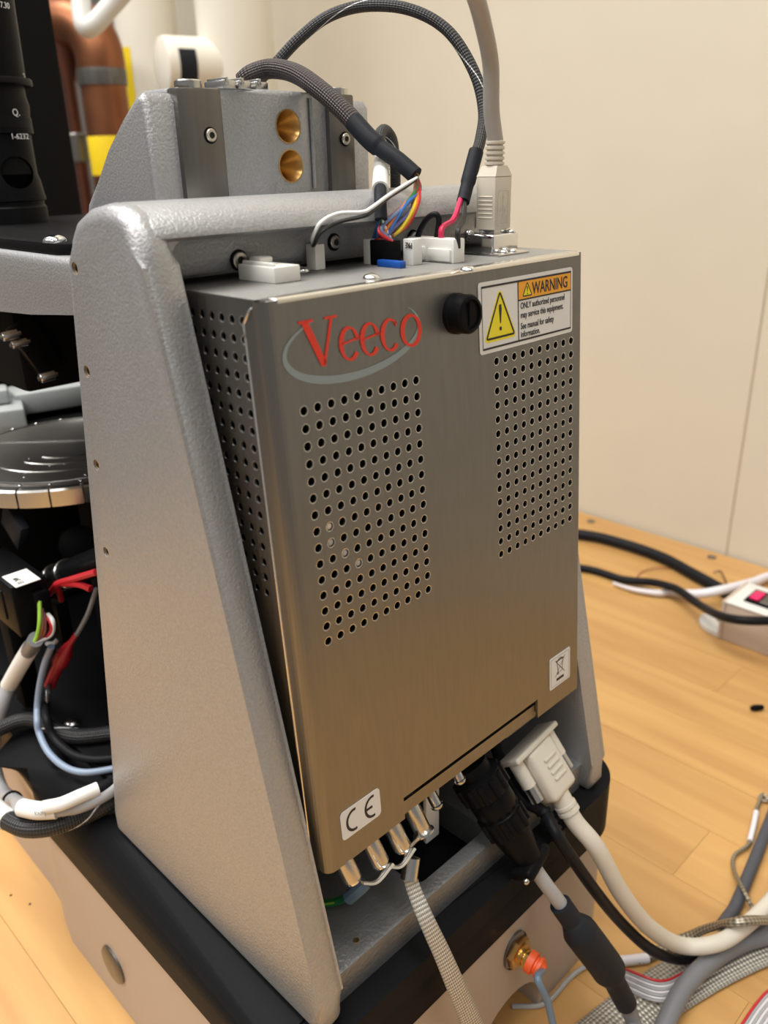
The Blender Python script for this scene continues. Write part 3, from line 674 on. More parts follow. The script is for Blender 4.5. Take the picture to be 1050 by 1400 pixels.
# top connectors
def xface(u, v, x): return at(u, v, x=x)
def block(name, x, ua, ub, v, depth, h, m_, bev=.0004):
    ya, yb = sorted((at(ua, v, x=x).y, at(ub, v, x=x).y)); yb = min(yb, .0428); m = MB(); m.box((x, ya, ZTOP), (x + depth, yb, ZTOP + h), bev, 2); return m.build(name, m_, eb), ya, yb
hd, ya, yb = block('white_header', .0125, 319, 376, 390, .0098, .0046, 'white_nylon')
m = MB(); m.box((.0135, ya + .002, ZTOP + .0046), (.0150, yb - .001, ZTOP + .0056), .0003); m.box((.0165, yb - .006, ZTOP + .0046), (.0215, yb - .0002, ZTOP + .0064), .0006); m.build('latch', 'white_nylon', hd)
for u, v in ((413, 371), (508, 381), (640, 370)): dome('panel_screw', eb, at(u, v, z=ZTOP), (0, 0, 1), .0026, 'chrome', .0016)
big, bya, byb = block('white_header', .0800, 557, 620, 360, .0058, .0078, 'white_nylon')
m = MB(); dy = byb - bya; m.box((.0791, bya + .001, ZTOP + .0006), (.0802, bya + dy * .52, ZTOP + .0046), .0003); m.box((.0791, bya + dy * .60, ZTOP + .0006), (.0802, byb - .0012, ZTOP + .0050), .0003); m.build('key_pads', 'white_nylon', big)
blk, kya, kyb = block('black_header', .0625, 506, 532, 365, .0058, .0080, 'black_smooth')
m = MB(); m.box((.0628, kyb, ZTOP), (.0675, kyb + .0035, ZTOP + .0082), .0003); m.build('white_block', 'white_nylon', blk)
m = MB(); m.box((.0600, kya - .0075, ZTOP), (.0628, kya + .0032, ZTOP + .0022), .0003); m.build('blue_base', 'blue_plastic', blk)
m = MB(); m.box((.0690, kya - .0048, ZTOP), (.0735, kya - .0002, ZTOP + .0083), .0003); pb = m.build('printed_block', 'white_label', blk)
text('print', 'PRE', 'decal_black', eb, Vector((.0689, kya - .0046, ZTOP + .0072)), (0, 1, 0), (0, 0, -1), .0026, .75, 0)
# USB socket housing
UB = thing('u', '', '', (0, 0, 0)); bpy.data.objects.remove(UB)
ux0, ux1, uy0, uy1 = .1055, .1205, .0188, .0345
m = MB(); m.box((ux0, uy0, ZTOP), (ux1, uy1, ZTOP + .0072), .0007, 3); ush = m.build('usb_housing', 'chrome', eb)
m = MB(); m.box((ux0 - .001, uy0 - .0035, ZTOP), (ux1 + .0022, uy1, ZTOP + .0009), .0002); m.build('flange', 'chrome', ush)
for x, y, z in ((ux0 + .004, uy0 - .0018, ZTOP + .0009), (ux0 + .0095, uy0 - .0018, ZTOP + .0009), (ux0 + .0018, uy1 - .003, ZTOP + .0072), (ux1 - .002, uy0 + .002, ZTOP + .0072)): dome('housing_screw', eb, (x, y, z), (0, 0, 1), .0017, 'chrome', .0013)
# bottom: four round standoffs, screws
SP = []; PD = Vector((-.10, .50, .86)).normalized()
for u, v in ((483, 1203), (521, 1181), (551, 1160), (579, 1138)):
    p = at(u, v, y=-.0115); SP.append(p)
    m = MB(); m.lathe([(.0034, .0165), (.0034, .0006), (.0030, 0)], p, PD, 28); s = m.build('standoff', 'nickel', eb)
    m = MB(); m.lathe([(.0030, 0), (.0026, -.0008), (.0012, -.0013), (0, -.0014)], p, PD, 20, caps=False); m.build('end_screw', 'chrome', s)
p = at(597, 1100, y=-.004); MB().lathe([(.0022, 0), (.0022, .012)], p, PD, 18).build('stud', 'nickel', eb); dome('bottom_screw', eb, p, -PD, .0027, 'nickel', .002)
p = at(592, 1140, y=.004); m = MB(); m.box((p.x - .004, p.y, p.z - .003), (p.x + .004, p.y + .002, .1644), .0006); m.build('white_latch', 'white_nylon', eb)
p = at(629, 1066, y=-.0065); MB().lathe([(.0020, 0), (.0020, .012)], p, PD, 18).build('stud', 'nickel', eb); dome('bottom_screw', eb, p, -PD, .0025, 'nickel', .002)
# serial port shell
p = at(715, 998, y=-.0035); m = MB(); m.box((p.x - .014, -.0050, .1575), (p.x + .010, .0045, .1644), .001); m.build('port_shell', 'tool_steel', eb)

# ================================================================== cables above the box
def pts(*l): return [at(u, v, **{k: val}) for u, v, k, val in l]
def wire(name, P, r, m_, parent, res=8, seg=8): return MB().tube(P, r, seg, res).build(name, m_, parent)
def ext(P, L, back=False):
    # carry a cable on beyond the frame along the bench
    P = list(P); a, b = (P[1], P[0]) if back else (P[-2], P[-1]); d = b - a; d.z = 0; d.normalize(); k = max(1, int(L / .06))
    Q = []
    for i in range(1, k + 1):
        q = b + d * (L * i / k)
        if q.x > wallx(q.y) - .012 or q.y < YB0 + .01 or q.y > YB1 - .01: break
        Q.append(q)
    return list(reversed(Q)) + P if back else P + Q
def single(name, label, P, r, m_, cat='cable', group=None, seg=12, **k):
    o = MB().tube(P, r, seg, 8, **k).build(name, m_); return tag(o, label, cat, group)
zc = ZTOP + .0078
# loop of black sleeve with white tracer -> red and black wires
LP = pts((352, 112, 'y', .1150), (376, 88, 'y', .112), (410, 52, 'y', .105), (450, 22, 'y', .097), (500, 8, 'y', .087), (560, 13, 'y', .072), (612, 42, 'y', .058), (648, 98, 'y', .047), (661, 150, 'y', .041), (657, 190, 'y', .037), (649, 215, 'y', .035))
t = thing('power_cable', 'black sleeved cable with white flecks arching over to red and black wires', 'cable', LP[-1])
wire('sleeve', LP, .0021, 'sleeve', t, 10, 14)
SH = pts((651, 207, 'y', .0352), (641, 245, 'y', .0332), (633, 276, 'y', .0310))
MB().tube(SH, .0025, 16, 8, taper=lambda f: 1.08 if f < .62 else .95).build('heat_shrink', 'shrink', t)
for n, u0, u1, mm in (('red_wire', 630, 604, 'wire_crimson'), ('black_wire', 635, 626, 'wire_black')):
    e = at(u1, 338, x=.083); e.z = zc - .003
    P = [at(u0, 272, y=.0312), at((u0 + u1) / 2 + 3, 300, y=(.031 + e.y) / 2 + .001), e + Vector((0, 0, .006)), e]
    wire(n, P, .0010, mm, t)
# brown-black sleeved cable -> colour wires
BP = pts((331, 112, 'y', .112), (345, 101, 'y', .108), (372, 94, 'y', .102), (405, 101, 'y', .090), (440, 125, 'y', .077), (470, 152, 'y', .067), (489, 172, 'y', .061))
t = thing('signal_cable', 'dark braided cable with grey heat shrink fanning into coloured wires', 'cable', BP[-1])
wire('sleeve', BP, .0034, 'sleeve_brown', t, 10, 18)
S2 = pts((484, 167, 'y', .0625), (505, 190, 'y', .0555), (524, 205, 'y', .0500), (545, 220, 'y', .0440), (568, 240, 'y', .0375))
MB().tube(S2, .0031, 18, 8, taper=lambda f: 1.12 if f < .45 else .95).build('heat_shrink', 'shrink', t)
E0 = S2[-1]
sc_b = at(429, 360, x=.0445)
so = MB(); y_a = at(419, 365, x=.0412).y; y_b = at(432, 365, x=.0412).y
so.box((.0412, min(y_a, y_b), ZTOP), (.0454, max(y_a, y_b), ZTOP + .0080), .0004); so.build('white_plug', 'white_nylon', t)
cy_ = (y_a + y_b) / 2
for n, dx, mm, off in (('white_wire', .0008, 'wire_white', 0), ('black_wire', -.0010, 'wire_black', 6)):
    P = [E0 - (S2[-1] - S2[-2]) * .1] + pts((570, 243, 'y', .0362), (555, 252 + off * .5, 'y', .0350), (530, 268 + off * .5, 'y', .0300), (508, 284 + off, 'y', .0282), (495, 290 + off, 'y', .0286), (462, 292 + off * 2, 'y', .0325), (438, 305 + off * 2.2, 'y', .0335), (427 + off * .5, 328 + off, 'y', .0365)) + [Vector((.0433 + dx, cy_, ZTOP + .0075))]
    wire(n, P, .00062, mm, t, 6)
hx = .0652
cols = [('red', 0), ('orange', 1), ('yellow', 2), ('brown', 3), ('violet', 4), ('blue', 5), ('green', 6), ('orange', 7), ('greyblue', 8), ('red', 9)]
for nm, i in cols:
    ey = kya + (kyb - kya) * (.95 - .1 * i); e = Vector((hx + .0006 * ((i % 3) - 1), ey, ZTOP + .0075))
    mid1 = at(573 - 1.8 * (i % 4), 258 + 2 * (i % 3), y=.0362); mid2 = at(571 - 3.2 * i, 280 + (i % 5) * 3, y=.0328 - .0003 * (i % 3)); mid3 = at(553 - 3.9 * i, 312 + (i % 4) * 2, y=.0325 - .0003 * (i % 3))
    wire('wire', [E0 + Vector((.0004 * (i % 3), 0, .0004 * (i % 4) - .0006)), mid1, mid2, mid3, e], .00065, 'wire_' + nm, t, 6, 8)
# third cable, labelled white
TP = pts((541, 275, 'y', .0780), (540, 225, 'y', .074), (536, 192, 'y', .068), (526, 178, 'y', .066), (519, 186, 'y', .0635), (522, 205, 'y', .0610))
t = thing('labelled_cable', 'black looped cable with a white printed sleeve behind the coloured wires', 'cable', TP[-1])
wire('sleeve', TP, .0021, 'sleeve', t, 10, 14)
Q = pts((523, 208, 'y', .0600), (521, 235, 'y', .0510), (520, 259, 'y', .0382)); MB().tube(Q, .0028, 16, 8).build('label_sleeve', 'white_label', t)
pq = at(527, 222, y=.0515); text('print', '03562', 'decal_black', t, pq, (0, 0, -1), (.75, -.65, 0), .0020, .9, .00002)
Q = pts((520, 256, 'y', .0392), (520, 275, 'y', .0335), (521, 300, 'y', .0315)); MB().tube(Q, .0021, 16, 8).build('heat_shrink', 'shrink', t)
for i, nm in enumerate(('blue', 'blue', 'greyblue', 'crimson', 'red', 'green', 'green', 'white')):
    e = Vector((.0665 + .0006 * (i % 2), kyb + .0022 - .0011 * i, ZTOP + .0078))
    wire('wire', [Q[-1] + Vector((.0003 * (i % 3), 0, .001)), (Q[-1] * .45 + e * .55) + Vector((-.0004, -.0012 + .0003 * i, .002)), e], .00065, 'wire_' + nm, t, 6)
# black jumper loop
JP = [Vector((.0815, byb - .0036, zc - .002))] + pts((573, 318, 'x', .0815), (583, 300, 'x', .0815), (594, 293, 'x', .0820), (600, 298, 'x', .0828), (599, 312, 'x', .0840), (596, 330, 'x', .0846)); JP.append(Vector((.0848, JP[-1].y + .0004, zc - .002)))
single('jumper_wire', 'short black jumper wire looping above the white header', JP, .0010, 'black_cable', 'wire')
# usb cable
uc = Vector(((ux0 + ux1) / 2 + .0010, uy0 + .0068, ZTOP + .0073))
t = thing('usb_cable', 'beige usb cable with square plug standing on the chrome housing', 'cable', uc)
w, d, h = .0048, .0043, .0225
m = MB(); a = [(-w, -d, 0), (w, -d, 0), (w, d, 0), (-w, d, 0)]
m.box(uc + Vector((-w, -d, .0012)), uc + Vector((w, d, h - .0034)), .0006, 2); plug = m.build('plug', 'beige', t)
m = MB(); A = [m.bm.verts.new(uc + Vector((x * w, y * d, h - .0035))) for x, y in ((-1, -1), (1, -1), (1, 1), (-1, 1))]; Bq = [m.bm.verts.new(uc + Vector((x * w * .60, y * d * .80, h))) for x, y in ((-1, -1), (1, -1), (1, 1), (-1, 1))]
m.bm.faces.new(Bq)
for i in range(4): m.bm.faces.new((A[i], A[(i + 1) % 4], Bq[(i + 1) % 4], Bq[i]))
m.build('plug_shoulder', 'beige', t)
m = MB(); m.box(uc + Vector((-w * .8, -d * .8, -.0004)), uc + Vector((w * .8, d * .8, .0013)), .0002); m.build('plug_tip', 'nickel', t)
for k in range(6):
    m = MB(); z = uc.z + .0050 + k * .0014; m.box((uc.x - w - .0003, uc.y - d * .75, z), (uc.x - w + .0004, uc.y + d * .75, z + .0006), .0002, 1); m.build('grip_rib', 'beige', t)
f = MB(); g = lambda a_, b_: Vector((uc.x + a_, uc.y - d - .00015, uc.z + b_))
stroke(f, rrect(-.0030, .0028, .0030, .0145, .0008, 3), .0003, mapf=g, closed=True); stroke(f, [(0, .0040), (0, .0122)], .0003, mapf=g); stroke(f, arc(0, .0126, .0004, .0004, 0, 360, 10), .0004, mapf=g)
stroke(f, [(0, .0068), (-.0013, .0080), (-.0013, .0088)], .0003, mapf=g); stroke(f, [(0, .0090), (.0013, .0082), (.0013, .0072)], .0003, mapf=g); stroke(f, [(-.0013, .0066), (-.0013, .0074)], .0008, mapf=g); stroke(f, arc(.0013, .0068, .0004, .0004, 0, 360, 8), .0004, mapf=g); stroke(f, [(-.0007, .0046), (0, .0034), (.0007, .0046)], .0003, mapf=g)
f.build('trident_mark', 'beige_light', plug)
sz = uc.z + h
for k in range(5):
    m = MB(); m.lathe([(.0030, 0), (.0034, .0002), (.0034, .0009), (.0030, .0011)], (uc.x, uc.y, sz + .0001 + k * .0017), (0, 0, 1), 20); m.build('relief_ring', 'beige', t)
m = MB(); m.lathe([(.0028, 0), (.0028, .0085)], (uc.x, uc.y, sz - .0001), (0, 0, 1), 18); m.build('strain_relief', 'beige', t)
UP = [Vector((uc.x, uc.y, sz + .008))] + pts((672, 150, 'y', uc.y), (671, 90, 'y', uc.y - .002), (662, 40, 'y', uc.y - .006), (648, -10, 'y', uc.y - .011), (620, -70, 'y', uc.y - .02), (560, -160, 'y', uc.y - .04), (420, -260, 'y', uc.y - .03))
wire('cord', UP, .0028, 'beige_cord', t, 10, 16)

# ================================================================== cables below the box
# circular connector
A0, A1 = at(648, 1054, y=-.0045), at(731, 1188, y=-.0285); ax = (A1 - A0).normalized(); Ln = (A1 - A0).length
t = thing('round_connector_cable', 'black ribbed round connector with grey cable and fat heat shrink bulge', 'cable', A1)
def cl_(name, prof, m_, seg=36): return MB().lathe(prof, A0, ax, seg).build(name, m_, t)
cl_('mating_ring', [(.0072, -.004), (.0072, .001), (.0098, .0016), (.0100, .0022), (.0100, .0100), (.0096, .0106)], 'black_smooth')
cl_('shell', [(.0086, .0100), (.0092, .0110), (.0092, .0180), (.0086, .0188), (.0086, .0200)], 'black_smooth')
cl_('coupling', [(.0084, .0198), (.0090, .0204), (.0090, .0290), (.0086, .0298)], 'black_smooth')
cl_('back_taper', [(.0086, .0298), (.0082, .0320), (.0062, Ln - .009), (.0060, Ln - .006)], 'black_smooth')
sx = ax.orthogonal().normalized(); sy = ax.cross(sx)
for z0, z1, rr, nn in ((.0020, .0100, .0100, 12), (.0205, .0288, .0090, 12)):
    for k in range(nn):
        a_ = 2 * pi * k / nn; dv_ = sx * math.cos(a_) + sy * math.sin(a_); m = MB(); m.tube([A0 + ax * z0 + dv_ * rr, A0 + ax * z1 + dv_ * rr], .0011, 8, smooth=False, w=.0015, up=dv_); m.build('grip_rib', 'black_smooth', t)
cside = (Vector((1, .15, .1)) - ax * ax.dot(Vector((1, .15, .1)))).normalized(); cc = A1 - ax * .004
Rm = Matrix((cside, ax.cross(cside), ax)).transposed()
m = MB(); m.box((-.0092, -.0058, -.0028), (.0092, .0058, .0028), .0022, 3)
for v in m.bm.verts: v.co = Rm @ v.co + cc
cb = m.build('clamp', 'black_smooth', t)
to_cam = (CAM - cc).normalized(); nrm = (to_cam - ax * to_cam.dot(ax)).normalized()
for s in (-1, 1): dome('clamp_screw', t, cc + cside * (s * .0072) + nrm * .0050, nrm, .0013, 'nickel', .0012)
G1 = [A1 - ax * .003] + pts((744, 1206, 'y', -.0320), (768, 1238, 'y', -.0375), (782, 1260, 'y', -.041)); wire('grey_lead', G1, .0031, 'grey_light', t, 8, 16)
G2 = pts((766, 1236, 'y', -.0372), (780, 1256, 'y', -.0408), (792, 1272, 'y', -.0440), (826, 1317, 'y', -.0520), (836, 1334, 'y', -.0545), (856, 1372, 'y', -.0600))
def tp(f):
    if f < .14: return .62
    if f < .24: return .62 + (f - .14) / .10 * .38
    if f < .66: return 1.0
    if f < .76: return 1.0 - (f - .66) / .10 * .36
    return .64
MB().tube(G2, .0076, 24, 10, taper=tp).build('heat_shrink_bulge', 'shrink', t)
G3 = [G2[-1] * .9 + G2[-2] * .1] + pts((866, 1398, 'y', -.0640), (872, 1430, 'y', -.070)) ; G3 += [G3[-1] + Vector((.002, -.03, -.032)), G3[-1] + Vector((.02, -.08, -.0385 - .0)), G3[-1] + Vector((.06, -.16, -.0385))]
for q in G3[-2:]: q.z = .0036
wire('cord', ext(G3, .25), .0036, 'grey_cable', t, 10, 16)
# serial plug, beige
D0, D1 = at(723, 1016, y=-.004), at(762, 1082, y=-.0185); ax = (D1 - D0).normalized(); Ln = (D1 - D0).length
wd = Vector((1, 0, 0)); wd = (wd - ax * wd.dot(ax)).normalized(); th_ = ax.cross(wd)
t = thing('serial_cable', 'cream serial cable with thumbscrew plug under the steel box', 'cable', D1)
RD = Matrix((wd, th_, ax)).transposed()
def dbox(name, lo, hi, bev, m_):
    m = MB(); m.box(lo, hi, bev, 3)
    for v in m.bm.verts: v.co = RD @ v.co + D0
    return m.build(name, m_, t)
dbox('plug_flange', (-.0165, -.0062, -.0012), (.0155, .0062, .0014), .0008, 'beige_light')
bd = dbox('plug_body', (-.0085, -.0058, .0014), (.0092, .0058, Ln + .001), .0024, 'beige_light')
camn = -1 if (RD @ Vector((0, -1, 0))).dot(CAM - D0) > 0 else 1
for k in range(4): dbox('grip_bar', (-.0030, camn * .0062 - .0006, .0075 + k * .0030), (.0055, camn * .0062 + .0006, .0090 + k * .0030), .0005, 'beige_light')
for s, wx in ((-1, -.0122), (1, .0122)):
    m = MB(); p = D0 + RD @ Vector((wx, 0, .001)); m.lathe([(.0032, 0), (.0032, .0125)], p, ax, 20); m.build('screw_sleeve', 'beige_light', t)
    m = MB(); p = D0 + RD @ Vector((wx, 0, .013)); m.lathe([(.0030, 0), (.0030, .0075), (.0022, .0080)], p, ax, 14); m.build('thumbscrew', 'nickel', t)
m = MB(); m.lathe([(.0046, Ln), (.0044, Ln + .006), (.0050, Ln + .0062), (.0050, Ln + .0075), (.0042, Ln + .0077), (.0042, Ln + .0085), (.0050, Ln + .0087), (.0050, Ln + .0103), (.004, Ln + .0105)], D0, ax, 22); m.build('strain_relief', 'beige_light', t)
SPt = [D1 + ax * .009, D1 + ax * .016] + pts((816, 1160, 'y', -.037), (850, 1222, 'y', -.0455), (888, 1268, 'y', -.0530), (930, 1292, 'y', -.0610), (975, 1291, 'z', .0215), (1012, 1271, 'z', .0198), (1060, 1225, 'z', .0135), (1110, 1150, 'z', .0065), (1180, 1050, 'z', .005))
wire('cord', ext(SPt, .06), .0040, 'beige_light', t, 10, 16)
# thin black cable
B0 = at(742, 1090, y=-.006)
BPt = [Vector((.0990, .010, .163)), Vector((.0995, .0060, .146)), Vector((.1010, -.0010, .1305)), Vector((.1000, -.0100, .1243))] + pts((743, 1110, 'y', -.0176), (755, 1130, 'y', -.0240), (768, 1152, 'y', -.0290), (810, 1213, 'y', -.0385), (850, 1262, 'y', -.045), (890, 1298, 'y', -.0545), (925, 1311, 'z', .0105), (950, 1307, 'z', .0078), (975, 1296, 'z', .0067), (1005, 1275, 'z', .0062), (1045, 1252, 'z', .0067), (1100, 1222, 'z', .0060), (1160, 1178, 'z', .003))
t = thing('black_cable', 'thin black round cable running beside the cream serial cable', 'cable', BPt[7])
wire('cord', ext(BPt, .06), .0027, 'black_cable', t, 10, 14)
for k in range(5):
    q = BPt[4] + (BPt[6] - BPt[4]) * (k / 5.0); m = MB(); m.lathe([(.0034, -.0008), (.0034, .0008)], q, BPt[6] - BPt[4], 16); m.build('relief_ring', 'black_cable', t)
# ground strap with lug
s3 = SP[3]; lug0 = s3 + PD * .001
G = [lug0 + Vector((-.0036, -.0042, -.0005))] + pts((556, 1166, 'y', -.0120), (563, 1178, 'y', -.0135), (561, 1196, 'y', -.0150))
t = thing('ground_strap', 'braided silver ground strap crimped in a lug hanging over the rim', 'strap', G[-1])
m = MB(); m.lathe([(.0043, 0), (.0043, .0006), (.0020, .0006), (.0020, 0)], s3 - PD * .0004, PD, 22, caps=False); m.build('ring_lug', 'nickel', t)
MB().tube([lug0 + Vector((-.0032, -.0016, 0)), at(560, 1158, y=-.0105), at(556, 1170, y=-.0130), at(560, 1182, y=-.0140)], .0008, 10, 8, w=.0014, up=(0, -1, 0)).build('lug_neck', 'nickel', t)
MB().tube([at(563, 1172, y=-.0140), at(559, 1202, y=-.0160)], .0031, 18, smooth=False).build('crimp_sleeve', 'nickel', t)
ST = pts((560, 1198, 'y', -.0160), (568, 1222, 'y', -.0195), (585, 1262, 'y', -.0265), (605, 1305, 'y', -.0315), (622, 1345, 'y', -.0350), (642, 1392, 'y', -.0375), (655, 1430, 'y', -.039)); ST += [ST[-1] + Vector((.003, -.004, -.03)), Vector((ST[-1].x + .002, -.064, .0085)), Vector((ST[-1].x - .016, -.12, .0072))]
MB().tube(ext(ST, .2), .0009, 16, 8, w=.0062, up=(-.35, -.85, .3), taper=lambda f: .42 + min(f / .4, 1) * .58).build('braid', 'braid_metal', t)
# link wires joining the standoffs
for a_, b_, lab in ((SP[0], SP[1], 'thin silver jumper lug between the first two standoffs by the left cheek'), (SP[1], SP[2], 'flat silver link strap between the two middle standoffs under the box')):
    m = MB(); d0 = Vector((0, -.0035, -.0002)); m.tube([a_ + Vector((.001, -.0034, .0004)), (a_ + b_) / 2 + Vector((0, -.0045, -.0012)), b_ + Vector((.0025, -.0030, .0004))], .0005, 8, 8, w=.0011, up=(0, 0, 1))
    tag(m.build('link_strap', 'nickel'), lab, 'strap')
# green wire behind first standoff
GW = pts((440, 1236, 'z', .1228), (462, 1232, 'z', .1250), (480, 1222, 'y', .003), (492, 1214, 'y', .0005))
t = thing('earth_wire', 'green and yellow earth wire with blue crimp behind the standoffs', 'wire', GW[0])
wire('green_wire', GW, .0016, 'wire_green', t); wire('yellow_stripe', [q + Vector((0, -.0010, .0008)) for q in GW], .0008, 'wire_greenyellow', t)
wire('blue_crimp', pts((476, 1228, 'y', .003), (490, 1216, 'y', 0.0), (500, 1206, 'y', -.001)), .0026, 'blue_grey', t)
# gold connector in the front panel
gc = at(706, 1300, y=YF)
t = thing('gold_port', 'gold hexagonal coax port set in the tan front panel', 'port', gc)
m = MB(); m.lathe([(.0095, .0012), (.0095, -.0001), (0, -.0001)], Vector((gc.x, YF + .0012, gc.z)), (0, -1, 0), 32, caps=False)
for v in m.bm.verts: v.co.x = gc.x + (v.co.x - gc.x) * .82; v.co.z = gc.z + (v.co.z - gc.z) * 1.05
m.build('recess_plate', 'tool_steel', t)
m = MB(); m.lathe([(.0074, 0), (.0074, .003), (.0066, .0034), (.0050, .0034)], Vector((gc.x, YF + .0002, gc.z)), (0, -1, 0), 6); m.build('hex_nut', 'brass', t)
m = MB(); m.lathe([(.0046, .0030), (.0046, .0050), (.0036, .0052), (.0036, .0062), (.0046, .0064), (.0046, .0085), (.0034, .0088)], Vector((gc.x, YF, gc.z)), (0, -1, 0), 24); m.build('threaded_barrel', 'gold', t)
e = Vector((gc.x, YF - .0086, gc.z))
t = thing('coax_lead', 'slim blue grey coax lead with an orange boot on the gold port', 'cable', e)
m = MB(); m.lathe([(.0050, -.002), (.0050, .0010), (.0038, .0015), (.0038, .0022), (.0046, .0026), (.0046, .0040), (.0032, .0050), (.0024, .0060)], e, (.15, -1, -.15), 22); m.build('boot', 'orange_boot', t)
CP = [e + Vector((.0008, -.005, -.0008))] + pts((735, 1338, 'y', -.0400), (748, 1368, 'y', -.0440), (756, 1400, 'y', -.0470)) ; CP += [CP[-1] + Vector((.002, -.006, -.024)), Vector((CP[-1].x + .002, -.080, .0022)), Vector((CP[-1].x + .004, -.14, .0020))]
wire('cord', ext(CP, .25), .0016, 'blue_grey', t, 10, 12)

# ================================================================== cables lying on the bench, right
zl = .0
def desk(*l): return [at(u, v, z=z) for u, v, z in l]
o = MB().tube(ext(desk((800, 1440, .0022), (880, 1375, .0022), (950, 1330, .0022), (1010, 1300, .0022), (1060, 1280, .0022), (1150, 1240, .0022)), .12), .0018, 16, 8, w=.0125, up=(0, 0, 1)).build('flat_braid', 'braid_wide'); tag(o, 'wide flat braided metal strap lying across the bench', 'strap')
single('grey_cable', 'thick grey round cable lying over the wide braided strap', ext(desk((895, 1440, .0050), (912, 1395, .0080), (935, 1351, .0110), (969, 1316, .0118), (1010, 1291, .0090), (1060, 1276, .0086), (1130, 1256, .0086), (1200, 1228, .0086)), .12), .0045, 'grey_cable', seg=16)
single('slate_cable', 'slate grey cable rising from the bench beyond the cream cable', ext(desk((988, 1265, .0058), (995, 1255, .0044), (1005, 1240, .0034), (1022, 1200, .0032), (1040, 1155, .0032), (1062, 1100, .0032), (1090, 1030, .0032)), .08), .0034, 'slate', seg=14)
TB = desk((870, 1312, .0026), (890, 1306, .0028), (925, 1287, .003), (945, 1279, .0065), (962, 1271, .0122), (985, 1264, .0205), (1008, 1260, .0290), (1032, 1258, .0275), (1055, 1258, .0210), (1078, 1254, .0150))
t = thing('sleeved_braid', 'narrow braided wire with a clear sleeve lying on the bench behind the cream cable', 'cable', TB[0]); t.location.z = 0
MB().tube(TB, .0019, 12, 8, w=.0027, up=(0, 0, 1)).build('braid', 'braid_thin', t)
wire('clear_sleeve', desk((826, 1314, .0026), (850, 1314, .0026), (886, 1310, .0026)), .0026, 'white_cable', t, 8, 12)
wire('tail', desk((700, 1376, .0012), (745, 1372, .0012), (778, 1338, .0014), (800, 1322, .002), (830, 1314, .0026)), .0012, 'grey_light', t, 8, 8)
LG = desk((1050, 1094, .002), (1043, 1086, .003), (1038, 1097, .0022), (1033, 1112, .0022), (1026, 1148, .0022), (1020, 1158, .0022), (1004, 1170, .0022), (1003, 1188, .0022), (1011, 1206, .0070), (1019, 1222, .0084), (1027, 1238, .0055), (1033, 1249, .0030))
t = thing('lug_wire', 'thin braided wire with a crimped lug curling on the open bench', 'wire', LG[4]); t.location.z = 0
wire('braid', LG, .0011, 'braid_thin', t, 8, 10)
wire('crimp_sleeve', desk((1034, 1110, .0024), (1030, 1130, .0024), (1025, 1150, .0024)), .0017, 'white_cable', t, 6, 10)
m = MB(); c = at(1044, 1092, z=.0016); m.lathe([(.0034, 0), (.0034, .0008), (.0018, .0008), (.0018, 0)], c, (0, 0, 1), 20, caps=False); m.build('ring_lug', 'nickel', t)
# ribbon cables: one strand beside the other
def ribbon(name, label, line, n, pitch, tw):
    P = spline(line, 8); t = thing(name, label, 'ribbon cable', line[0]); t.location.z = 0
    for k in range(n):
        Q = []
        for i, q in enumerate(P):
            T = (P[min(i + 1, len(P) - 1)] - P[max(i - 1, 0)]).normalized(); s = Vector((T.y, -T.x, 0)).normalized(); a_ = tw(i / (len(P) - 1)); Q.append(q + (s * math.cos(a_) + Vector((0, 0, 1)) * math.sin(a_)) * (pitch * k))
        MB().tube(Q, .00062, 8, smooth=False).build('red_strand' if k == 0 else 'strand', 'wire_red' if k == 0 else 'grey_light' if k % 2 else 'white_cable', t)
ribbon('ribbon_cable', 'narrow grey ribbon cable with red edge twisting under the grey cable', desk((840, 1318, .0110), (868, 1330, .0122), (895, 1340, .0122), (912, 1340, .0092), (928, 1333, .0052), (942, 1326, .0049)), 8, .00125, lambda f: -math.radians(78 * (1 - min(1, f * 1.2))))
ribbon('ribbon_cable', 'grey ribbon cable with red edge lying flat in front of the wide strap', ext(desk((1000, 1420, .001), (1016, 1398, .001), (1034, 1372, .001), (1055, 1351, .001), (1090, 1336, .001), (1140, 1332, .001)), .1), 9, .00125, lambda f: .03)
# power strip and cords
s0, s1 = at(985, 874, z=0), at(1050, 898, z=0); dirx = (s1 - s0); dirx.z = 0; dirx.normalize(); perp = Vector((-dirx.y, dirx.x, 0))
if perp.dot(FWD) < 0: perp = -perp
t = thing('power_strip', 'white metal power strip with shaded sides and a red rocker switch lying on the bench', 'power strip', s0)
RS = Matrix((dirx, perp, Vector((0, 0, 1)))).transposed()
def sb(name, lo, hi, bev, m_, par):
    m = MB(); m.box(lo, hi, bev, 3)
    for v in m.bm.verts: v.co = RS @ v.co + s0
    return m.build(name, m_, par)
SH_ = .036; SWD = .045
sb('channel', (0, 0, 0), (.36, SWD, SH_ - .001), .001, 'strip_side_shade', t)
lid = sb('lid', (-.0005, -.0005, SH_ - .0012), (.36, SWD + .0005, SH_ + .0006), .0006, 'strip_white', t)
sb('end_cap', (-.003, -.001, 0), (.0002, SWD + .001, SH_ + .0008), .0008, 'strip_side_shade', t)
sw = sb('switch_frame', (.010, .010, SH_ + .0004), (.036, SWD - .010, SH_ + .0022), .0005, 'black_smooth', t)
sb('rocker', (.0125, .0145, SH_ + .0018), (.0205, SWD - .0155, SH_ + .0042), .0008, 'switch_red', t); sb('rocker_back', (.0215, .013, SH_ + .0018), (.0335, SWD - .013, SH_ + .0030), .0006, 'tool_steel', t)
m = MB(); m.prism([(-.001, 0), (-.001, SWD * .8)] + arc(-.001, SWD * .4, .026, SWD * .4, 90, 270, 12)[1:-1], 'z', 0, .006, .0012, 2)
for v in m.bm.verts: v.co = RS @ v.co + s0
m.build('mounting_foot', 'strip_white', t)
